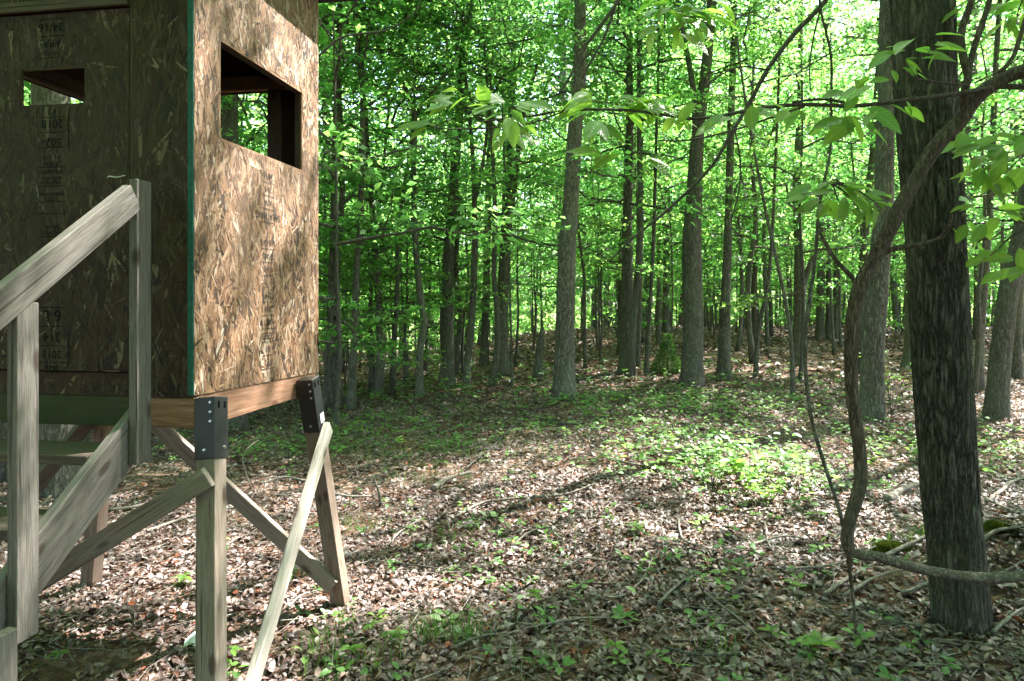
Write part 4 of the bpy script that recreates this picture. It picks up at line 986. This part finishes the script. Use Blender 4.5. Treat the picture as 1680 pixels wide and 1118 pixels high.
# small bushes of fresh leaves
for k, (px, py, h, n, lab) in enumerate([(1215, 800, .42, 46, 'bright leafy bush in the sun patch right of centre'), (1165, 800, .3, 30, 'lower bright bush left of the leafy one'), (1255, 835, .34, 30, 'small bush in front right of the leafy one'), (1115, 775, .28, 26, 'dim green bush at the left of the bright bushes'), (1420, 770, .2, 18, 'little bush hidden behind the vine foot'), (745, 600, .8, 60, 'leafy bush in front of the thick leaning trunk'), (1440, 560, .9, 50, 'spray of pale leaves behind the vine'), (660, 735, .15, 16, 'tiny bush left on the clearing')]):
    c0 = G(px, py) if k not in (5, 6) else G(748 if k == 5 else 1462, 665 if k == 5 else 680)
    r_ = thing('bush', lab, 'bush', c0, 'small bushes on the forest floor'); g = Geo(); gl = []
    ns = max(3, n // 7)
    for j in range(ns):
        a = sr.uniform(0, 6.28); tip = np.array([math.cos(a) * h * .5, math.sin(a) * h * .5, h * sr.uniform(.6, 1.1)])
        v, q, t = tube(np.array([(0, 0, -.02), tip * .5 + sr.normal(0, .02, 3), tip]), [.004, .003, .0015], 4); g.add(v, q, t)
        for m_ in range(n // ns):
            u = sr.uniform(.4, 1.05); b_ = sr.uniform(0, 6.28)
            put_leaf(r_, Vector(tip * u), (math.cos(b_), math.sin(b_), sr.uniform(-.3, .3)), (sr.normal(0, .3), sr.normal(0, .3), 1), sr.uniform(.06, .1), m_)
    obj('stem', g.mesh('stem', True), M_twig, r_)

# ------------------------------------------------------------------ fallen branches
def fallen(pts, w, lab, mat=M_stick, name='fallen_branch', lift=.04, cat='branch'):
    ps = [G(a, b_, lift) for a, b_ in pts]; c0 = ps[0]
    rad = [max(.0025, w / 2 / F * p.y * (1 - .5 * k / max(1, len(ps) - 1))) for k, p in enumerate(ps)]
    p_, r_ = resample([p - c0 for p in ps], rad, .05)
    rn = np.random.default_rng(int(pts[0][0])); p_ = p_ + np.cumsum(rn.normal(0, .003, p_.shape), 0) * np.array([1, 1, .3])
    v, q, t = tube(p_, r_, 8, .12, int(pts[0][1]), 3); g = Geo(); g.add(v, q, t)
    return tag(obj(name, g.mesh(name, True), mat, None, c0), lab, cat, 'branches fallen on the forest floor')
fallen([(712, 808), (735, 793), (775, 782)], 11, 'short pale rotten log left of centre in the clearing')
fallen([(747, 857), (797, 832), (858, 825), (929, 820), (979, 802)], 4.5, 'long curved grey stick across the middle of the clearing')
fallen([(765, 775), (815, 734), (843, 704), (879, 675), (906, 648)], 3.2, 'long branch pointing to the straight grey trunk', M_barkd)
fallen([(747, 1076), (786, 1058), (858, 1049)], 5, 'stick at the bottom beneath the grass tufts')
fallen([(850, 1036), (893, 1036), (947, 1025), (1018, 1022)], 4.5, 'slender stick right of the grass tufts')
fallen([(961, 986), (1015, 990), (1051, 965), (1072, 925)], 4, 'hooked thin stick right of centre foreground')
fallen([(550, 818), (580, 821), (607, 820)], 5, 'stick lying right behind the far right leg')
fallen([(1455, 828), (1477, 815), (1520, 798)], 15, 'pale thick rotten log piece left of the big trunk')
fallen([(1440, 930), (1473, 912), (1502, 900), (1530, 884)], 8, 'grey branch running behind the big trunk foot')
fallen([(1352, 988), (1402, 956), (1448, 930)], 7, 'pale branch rising under the horizontal vine')
fallen([(1385, 990), (1438, 956), (1482, 946)], 6, 'second branch below the horizontal vine')
fallen([(1155, 983), (1202, 1022), (1260, 1075), (1290, 1110)], 3.5, 'thin stick running to the bottom edge right of centre')
fallen([(1112, 861), (1119, 897), (1148, 911), (1169, 936)], 4, 'crooked twig in the sunlit litter left of the vine')
fallen([(1080, 1002), (1119, 967), (1146, 953)], 5, 'stout twig right of the hooked stick')
fallen([(1618, 832), (1652, 806), (1685, 789)], 7, 'pale branch at the right edge behind the big trunk')
fallen([(944, 627), (980, 620), (1019, 614), (1040, 611)], 4, 'far fallen stem between the grey and the tall dark trunk', M_barkd)
fallen([(240, 880), (330, 850), (420, 835)], 5, 'stick under the blind seen between the legs')
fallen([(180, 845), (235, 835), (290, 812)], 6, 'pale stick behind the stair stringer')
fallen([(70, 835), (110, 800), (150, 790)], 5, 'stick below the stair treads by the furrowed trunk')
fallen([(1255, 865), (1262, 905), (1278, 925)], 3, 'short bent twig by the yellow-green seedling')
fallen([(640, 930), (700, 940), (760, 950)], 3.5, 'thin dark stick right of the far right leg', M_barkd)
fallen([(880, 690), (940, 700), (1010, 680)], 5, 'dim branch lying in the green patch', M_barkd)
fallen([(1090, 1075), (1150, 1090), (1215, 1085)], 5, 'brown stick at the bottom edge right of centre', M_barkd)
fallen([(300, 1052), (330, 1035), (390, 1015)], 4, 'pale twig on the soil below the stairs')

extra = [([(1600, 905), (1640, 880), (1690, 872)], 7, 'grey branch lying right of the big trunk foot'), ([(1590, 985), (1640, 960), (1690, 930)], 6, 'dim stick in the corner right of the big trunk'), ([(1480, 985), (1540, 960), (1585, 920)], 6, 'stick leaning on the litter left of the big trunk foot'), ([(1300, 945), (1370, 935), (1440, 905)], 5, 'pale stick ending under the vine bend'), ([(1420, 1010), (1480, 1035), (1520, 1080)], 5, 'dark stick below the big trunk', M_barkd),
    ([(1230, 905), (1290, 890), (1345, 905)], 4, 'thin stick left of the vine foot'), ([(1000, 760), (1060, 770), (1110, 752)], 5, 'grey stick left of the bright bushes'), ([(840, 905), (870, 880), (930, 868)], 4, 'thin stick in the middle of the sunlit litter'), ([(690, 860), (660, 880), (640, 905)], 4, 'short stick between the far leg and the long curved stick'), ([(520, 800), (470, 790), (430, 800)], 5, 'pale stick seen between the near leg and the pale brace'),
    ([(1540, 800), (1600, 815), (1660, 850)], 8, 'rotten branch behind the big trunk at right'), ([(1630, 1050), (1660, 1020), (1690, 1005)], 6, 'stick at the right edge near the bottom'), ([(930, 940), (960, 925), (1010, 935)], 3.5, 'bent twig above the hooked stick'), ([(1120, 700), (1190, 715), (1270, 700)], 5, 'dim branch lying across the green patch at right', M_barkd), ([(470, 1010), (500, 985), (545, 975)], 4, 'twig at the foot of the pale brace')]
for e_ in extra: fallen(e_[0], e_[1], e_[2], *(e_[3:] or (M_stick,)))
# upright dead stub
c0 = G(624, 832); g = Geo(); v, q, t = tube(np.array([(0, 0, -.03), (-.01, 0, .12), (-.05, 0, .24)]), [.012, .011, .008], 8, .1, 5, 3); g.add(v, q, t)
tag(obj('dead_stub', g.mesh('dead_stub', True), M_barkd, None, c0), 'short upright dead stub right of the far leg', 'stub')
# pale arching dead stem between the near and far legs
c0 = G(412, 800); g = Geo(); pp = [P(412, 800, c0.y), P(402, 773, c0.y), P(398, 752, c0.y), P(406, 736, c0.y), P(424, 722, c0.y + .1)]
v, q, t = tube(*resample([p - c0 for p in pp], [.006, .006, .005, .005, .004], .02), 6); g.add(v, q, t)
tag(obj('arching_twig', g.mesh('arching_twig', True), M_stick, None, c0), 'pale dead stem arching between the near and far legs', 'stem')
# moss
for (px, py, s_, lab) in ((1462, 905, .075, 'green moss cushion left of the big trunk'), (1640, 868, .05, 'dull small moss cushion right of the big trunk')):
    c0 = G(px, py); n = 1500; u = rng.normal(0, 1, (n, 3)); u /= np.linalg.norm(u, axis=1)[:, None]; u[:, 2] = np.abs(u[:, 2])
    pos = u * np.array([1.4, .9, .5]) * s_ * (1 + .25 * vnoise(u[:, 0] * 3, u[:, 1] * 3, u[:, 2] * 3, 4))[:, None] * rng.uniform(.8, 1, (n, 1))
    v, q = kites(pos, u + rng.normal(0, .5, (n, 3)), rng.normal(0, 1, (n, 3)), np.full(n, .03), np.full(n, .013)); g = Geo(); g.add(v, q, qa=rng.random(n))
    tag(obj('moss_cushion', g.mesh('moss_cushion'), M_moss, None, c0), lab, 'moss')
# pale scrap on the soil by the near leg
c0 = G(318, 1062); v = np.array([(-.05, -.02, .0), (.05, -.01, .01), (.04, .05, .05), (-.01, .07, .06), (-.06, .03, .02)])
tag(obj('pale_scrap', mesh_np('pale_scrap', np.vstack([v, v + np.array([0, .002, .004])]), [np.array([[0, 1, 2, 3, 4]]), np.array([[9, 8, 7, 6, 5]])]), M_paper, None, c0), 'pale whitish scrap of dead leaf beside the near leg', 'scrap')

# ------------------------------------------------------------------ woody vine and foreground branches
def strand_tube(pts, step=.02, sides=14, bark=.12, seed=0, freq=3, Y0=None):
    """pts: px, py, depth, width px"""
    ps = [P(a, b_, d) for a, b_, d, w in pts]; rad = [w / 2 / F * d for a, b_, d, w in pts]
    return ps, rad
def stem_obj(name, pts, mat, parent, origin, step=.02, sides=12, bark=.10, seed=0, freq=3, zs=1.6):
    ps, rad = strand_tube(pts); p_, r_ = resample([p - origin for p in ps], rad, step)
    v, q, t = tube(p_, r_, sides, bark, seed, freq, zs=zs); g = Geo(); g.add(v, q, t)
    return obj(name, g.mesh(name, True), mat, parent)
v0 = G(1395, 925)
vine = thing('woody_vine', 'thick twisting brown vine climbing in front of the big dark trunk', 'vine', v0)
stem_obj('stem', [(1397, 912, 2.95, 15), (1390, 886, 2.95, 20), (1396, 850, 2.95, 18), (1411, 795, 2.95, 18), (1411, 750, 2.95, 19), (1406, 704, 2.95, 19), (1397, 633, 2.95, 18), (1397, 543, 2.95, 20), (1409, 472, 2.95, 21), (1436, 421, 2.95, 22), (1458, 379, 2.93, 22), (1491, 315, 2.9, 22), (1534, 243, 2.87, 22), (1574, 200, 2.85, 22), (1599, 163, 2.83, 21), (1638, 133, 2.8, 20), (1690, 114, 2.76, 21), (1760, 105, 2.7, 20), (1850, 80, 2.6, 18)], M_vine, vine, v0, .012, 24, .2, 9, 1.6, 3)
stem_obj('root', [(1395, 905, 2.95, 14), (1410, 910, 2.94, 15), (1440, 914, 2.93, 16), (1466, 922, 2.93, 17), (1527, 938, 2.92, 16), (1599, 948, 2.9, 16), (1660, 947, 2.88, 16), (1720, 940, 2.86, 15), (1790, 960, 2.86, 14)], M_root, vine, v0, .012, 18, .22, 12, 1.2, 3)
stem_obj('root', [(1392, 900, 2.95, 9), (1394, 935, 2.94, 6), (1400, 985, 2.92, 5), (1404, 1040, 2.88, 4)], M_vine, vine, v0, .02, 8)
stem_obj('side_shoot', [(1440, 419, 2.95, 10), (1470, 408, 2.93, 9), (1502, 403, 2.9, 8), (1540, 392, 2.87, 7), (1557, 372, 2.84, 6), (1561, 350, 2.82, 4)], M_vine, vine, v0, .02, 8)
stem_obj('side_shoot', [(1408, 470, 2.95, 8), (1395, 452, 2.95, 8), (1370, 425, 2.95, 7), (1352, 395, 2.96, 6), (1340, 372, 2.97, 4)], M_vine, vine, v0, .02, 8)
stem_obj('side_shoot', [(1580, 195, 2.84, 12), (1582, 154, 2.82, 12), (1588, 125, 2.82, 12), (1581, 97, 2.82, 12), (1577, 54, 2.82, 11), (1595, 0, 2.82, 10), (1612, -50, 2.82, 9)], M_vine, vine, v0, .02, 10)
stem_obj('side_shoot', [(1588, 125, 2.82, 9), (1595, 89, 2.82, 9), (1610, 43, 2.82, 9), (1624, 0, 2.82, 8), (1632, -50, 2.82, 7)], M_vine, vine, v0, .02, 10)
stem_obj('side_shoot', [(1640, 120, 2.8, 8), (1660, 97, 2.8, 7), (1674, 60, 2.8, 7), (1682, 30, 2.8, 6)], M_vine, vine, v0, .02, 8)

w0 = G(1388, 880)
thin = thing('thin_vine', 'thin dark vine hanging left of the thick woody vine', 'vine', w0)
stem_obj('stem', [(1388, 882, 3.05, 6), (1375, 830, 3.05, 6), (1352, 760, 3.07, 6), (1332, 690, 3.1, 6), (1322, 610, 3.15, 6), (1322, 540, 3.2, 6.5), (1330, 480, 3.25, 6), (1338, 420, 3.3, 5), (1345, 330, 3.3, 5), (1362, 250, 3.3, 4), (1364, 154, 3.3, 4), (1363, 89, 3.3, 4), (1347, 18, 3.3, 4), (1340, -40, 3.3, 4)], M_barkd, thin, w0, .03, 7)

bo_ = P(1850, 150, 2.8)
br = thing('leafy_branch', 'long nearly level leafy branch reaching left across the view from the right edge', 'branch', bo_)
stem_obj('branch', [(1850, 150, 2.8, 12), (1740, 140, 2.8, 10), (1680, 143, 2.8, 9), (1638, 143, 2.8, 8), (1559, 156, 2.78, 7.5), (1484, 165, 2.78, 7), (1402, 174, 2.8, 6.5), (1313, 172, 2.82, 6.5), (1241, 179, 2.84, 6), (1152, 195, 2.86, 5.5), (1101, 190, 2.88, 5), (1026, 181, 2.9, 4.5), (929, 181, 2.92, 4), (876, 190, 2.94, 3.5), (822, 196, 2.95, 3), (786, 198, 2.96, 2.6), (766, 172, 2.97, 2)], M_twig, br, bo_, .03, 8, .06)
stem_obj('twig', [(1402, 172, 2.8, 4), (1350, 163, 2.8, 4.5), (1300, 168, 2.8, 4)], M_twig, br, bo_, .03, 6)
stem_obj('twig', [(1320, 175, 2.82, 3.5), (1260, 195, 2.82, 3.5), (1200, 215, 2.83, 3), (1130, 230, 2.84, 2.6), (1080, 231, 2.85, 2)], M_twig, br, bo_, .03, 6)
stem_obj('twig', [(1588, 140, 2.8, 4), (1540, 135, 2.78, 4), (1500, 128, 2.76, 3.5), (1478, 112, 2.76, 3), (1472, 98, 2.76, 2)], M_twig, br, bo_, .03, 6)
stem_obj('twig', [(929, 181, 2.92, 3), (860, 205, 2.9, 2.5), (740, 212, 2.88, 2.2), (700, 205, 2.86, 2)], M_twig, br, bo_, .03, 6)
clusters = [(745, 158, 5, 42, 180, 2.95), (700, 206, 4, 44, 180, 2.86), (815, 168, 5, 44, 200, 2.95), (850, 170, 3, 46, 20, 2.93), (826, 205, 3, 48, 100, 2.9), (845, 195, 3, 50, 60, 2.9), (955, 170, 6, 50, 150, 2.9), (960, 150, 2, 40, 80, 2.9), (985, 205, 5, 46, 40, 2.9), (1020, 165, 5, 48, 10, 2.9), (1060, 180, 5, 48, 30, 2.89), (1090, 165, 5, 46, 160, 2.88), (1110, 190, 4, 44, 90, 2.88), (1000, 260, 3, 52, 170, 2.9), (1050, 262, 2, 46, 20, 2.9), (1180, 205, 4, 42, 150, 2.85), (1230, 190, 3, 42, 30, 2.84),
            (1390, 195, 4, 54, 110, 2.8), (1415, 190, 3, 54, 80, 2.8), (1460, 175, 3, 40, 60, 2.78), (1395, 155, 3, 40, 160, 2.8), (1425, 125, 3, 46, 140, 2.8), (1490, 75, 4, 46, 170, 2.76), (1530, 78, 4, 46, 10, 2.76), (1500, 102, 5, 34, 60, 2.76), (1300, 180, 3, 40, 120, 2.82)]
lr = np.random.default_rng(17)
def leaf_cluster(parent, origin, px, py, n, Lpx, ang, Yd, k0):
    c_ = P(px, py, Yd)
    for j in range(int(n * 1.7)):
        a = R(ang) + lr.uniform(-1.1, 1.1)
        # directions spread in the level plane with a droop; 'ang' is a bearing seen in the picture (0 right, 180 left, 90 hanging)
        hang = math.sin(R(ang)) * .6 if 20 < ang < 160 else .12
        d = Vector((math.cos(a), lr.uniform(-.7, .5), -hang + lr.normal(-.05, .18)))
        nrm = Vector((lr.normal(0, .3), lr.normal(-.5, .4), 1))
        base = c_ + Vector((lr.normal(0, .03), lr.normal(0, .06), lr.normal(0, .014))) - origin
        put_leaf(parent, base, d, nrm, Lpx / F * Yd * lr.uniform(.6, 1.35), k0 + j)
for k, c_ in enumerate(clusters): leaf_cluster(br, bo_, *c_, k)

# the dark twig arching down from the top edge
bo2 = P(1380, -60, 3.6)
b2_ = thing('dark_branch', 'dark bare branch slanting down left from the top edge', 'branch', bo2)
stem_obj('branch', [(1395, -70, 3.6, 9), (1355, 0, 3.6, 8), (1302, 57, 3.6, 8), (1259, 115, 3.62, 7), (1234, 161, 3.64, 7), (1205, 211, 3.66, 6), (1166, 275, 3.7, 5), (1116, 326, 3.75, 4.5), (1080, 358, 3.8, 4), (1037, 392, 3.85, 3.5), (1000, 430, 3.9, 2.5)], M_twig, b2_, bo2, .04, 8, .06)
stem_obj('twig', [(1205, 211, 3.66, 3), (1214, 260, 3.66, 3), (1213, 310, 3.66, 2.5), (1200, 360, 3.66, 2)], M_twig, b2_, bo2, .04, 6)
stem_obj('twig', [(1259, 115, 3.62, 3), (1215, 110, 3.6, 3), (1175, 128, 3.6, 2.5), (1150, 150, 3.6, 2)], M_twig, b2_, bo2, .04, 6)
stem_obj('twig', [(1347, 12, 3.6, 3.5), (1335, 60, 3.6, 3), (1328, 110, 3.6, 2.5), (1330, 150, 3.6, 2)], M_twig, b2_, bo2, .04, 6)
bo3 = P(1040, -60, 3.9)
b3_ = thing('dark_branch', 'forked dark branch hanging from the top edge across the grey trunk', 'branch', bo3)
stem_obj('branch', [(1045, -60, 3.9, 7), (1015, 0, 3.9, 6.5), (990, 36, 3.9, 6), (954, 86, 3.9, 5), (936, 125, 3.9, 4), (915, 157, 3.9, 3)], M_twig, b3_, bo3, .04, 8)
stem_obj('twig', [(1010, 10, 3.9, 5), (992, 60, 3.9, 4), (968, 104, 3.9, 3.5), (955, 130, 3.9, 2.5)], M_twig, b3_, bo3, .04, 6)
bo4 = P(500, 70, 5.2)
b4_ = thing('dark_branch', 'thin dark branch crossing upward right beside the blind', 'branch', bo4)
stem_obj('branch', [(500, 110, 5.2, 4), (525, 90, 5.2, 4), (560, 62, 5.2, 3.5), (600, 55, 5.2, 3.5), (640, 48, 5.2, 3), (680, 20, 5.2, 2.5), (700, -20, 5.2, 2)], M_twig, b4_, bo4, .05, 6)
# sprays of near leaves that hang into the picture from above and from the right
sprays = [(1090, -30, 3.3, 'bright fresh leaf spray hanging from the top edge right of centre', [(1085, 10, 5, 40, 170), (1110, 20, 5, 44, 20), (1150, 25, 5, 40, 10), (1130, 45, 5, 44, 60), (1090, 50, 4, 42, 120), (1160, 8, 4, 38, 20)]),
          (1360, 300, 3.1, 'sunlit yellow-green leaf spray left of the thick vine', [(1350, 310, 6, 34, 170), (1385, 305, 6, 34, 20), (1375, 330, 6, 34, 90), (1345, 335, 5, 34, 150), (1420, 320, 5, 34, 10), (1440, 335, 4, 32, 40), (1410, 345, 4, 32, 90)]),
          (1700, 250, 3.0, 'leaf spray at the right edge beside the big trunk', [(1600, 230, 5, 42, 170), (1640, 240, 6, 44, 160), (1660, 265, 6, 44, 170), (1620, 265, 5, 40, 90), (1665, 225, 4, 40, 20), (1650, 285, 4, 42, 100)]),
          (1700, 370, 3.2, 'drooping leaves low at the right edge', [(1592, 370, 4, 36, 100), (1600, 340, 4, 34, 160), (1640, 345, 5, 36, 20), (1645, 400, 4, 34, 90), (1625, 420, 4, 34, 170), (1660, 445, 4, 36, 120)]),
          (1690, -20, 3.2, 'leaf spray in the top right corner', [(1640, 15, 5, 42, 170), (1665, 35, 5, 42, 90), (1610, -5, 4, 40, 160), (1670, -5, 4, 40, 20)])]
for k, (ox, oy, Yd, lab, cl) in enumerate(sprays):
    o_ = P(ox, oy, Yd); sp = thing('leaf_spray', lab, 'leaves', o_, 'near leaf sprays')
    for j, (px, py, n, L, a) in enumerate(cl):
        mx = ((ox + px) / 2, (oy + py) / 2 - 8)
        stem_obj('twig', [(ox, oy, Yd, 3.5), (mx[0], mx[1], Yd, 2.6), (px, py, Yd, 1.6)], M_twig, sp, o_, .05, 5)
        leaf_cluster(sp, o_, px, py, n, L, a, Yd, j + k)
# small cedar seedling on the crest
c0 = G(1095, 612); n = 1400; zz = rng.random(n) ** 1.3; a = rng.uniform(0, 6.28, n); rr = (1 - zz) * .28 * rng.random(n) ** .5 + .02
pos = np.stack([np.cos(a) * rr, np.sin(a) * rr, zz * .75], 1); d = np.stack([np.cos(a), np.sin(a), .6 + 0 * a], 1) + rng.normal(0, .3, (n, 3))
v, q = kites(pos, d, rng.normal(0, 1, (n, 3)), np.full(n, .09), np.full(n, .02)); g = Geo(); g.add(v, q, qa=rng.random(n) * .4)
ce = thing('cedar_seedling', 'small dark feathery evergreen seedling on the crest', 'seedling', c0)
obj('crown', g.mesh('crown'), M_grass, ce); g = Geo(); v, q, t = tube(np.array([(0, 0, -.05), (0, 0, .35), (0, 0, .72)]), [.012, .008, .003], 6); g.add(v, q, t); obj('trunk', g.mesh('trunk', True), M_barkd, ce)
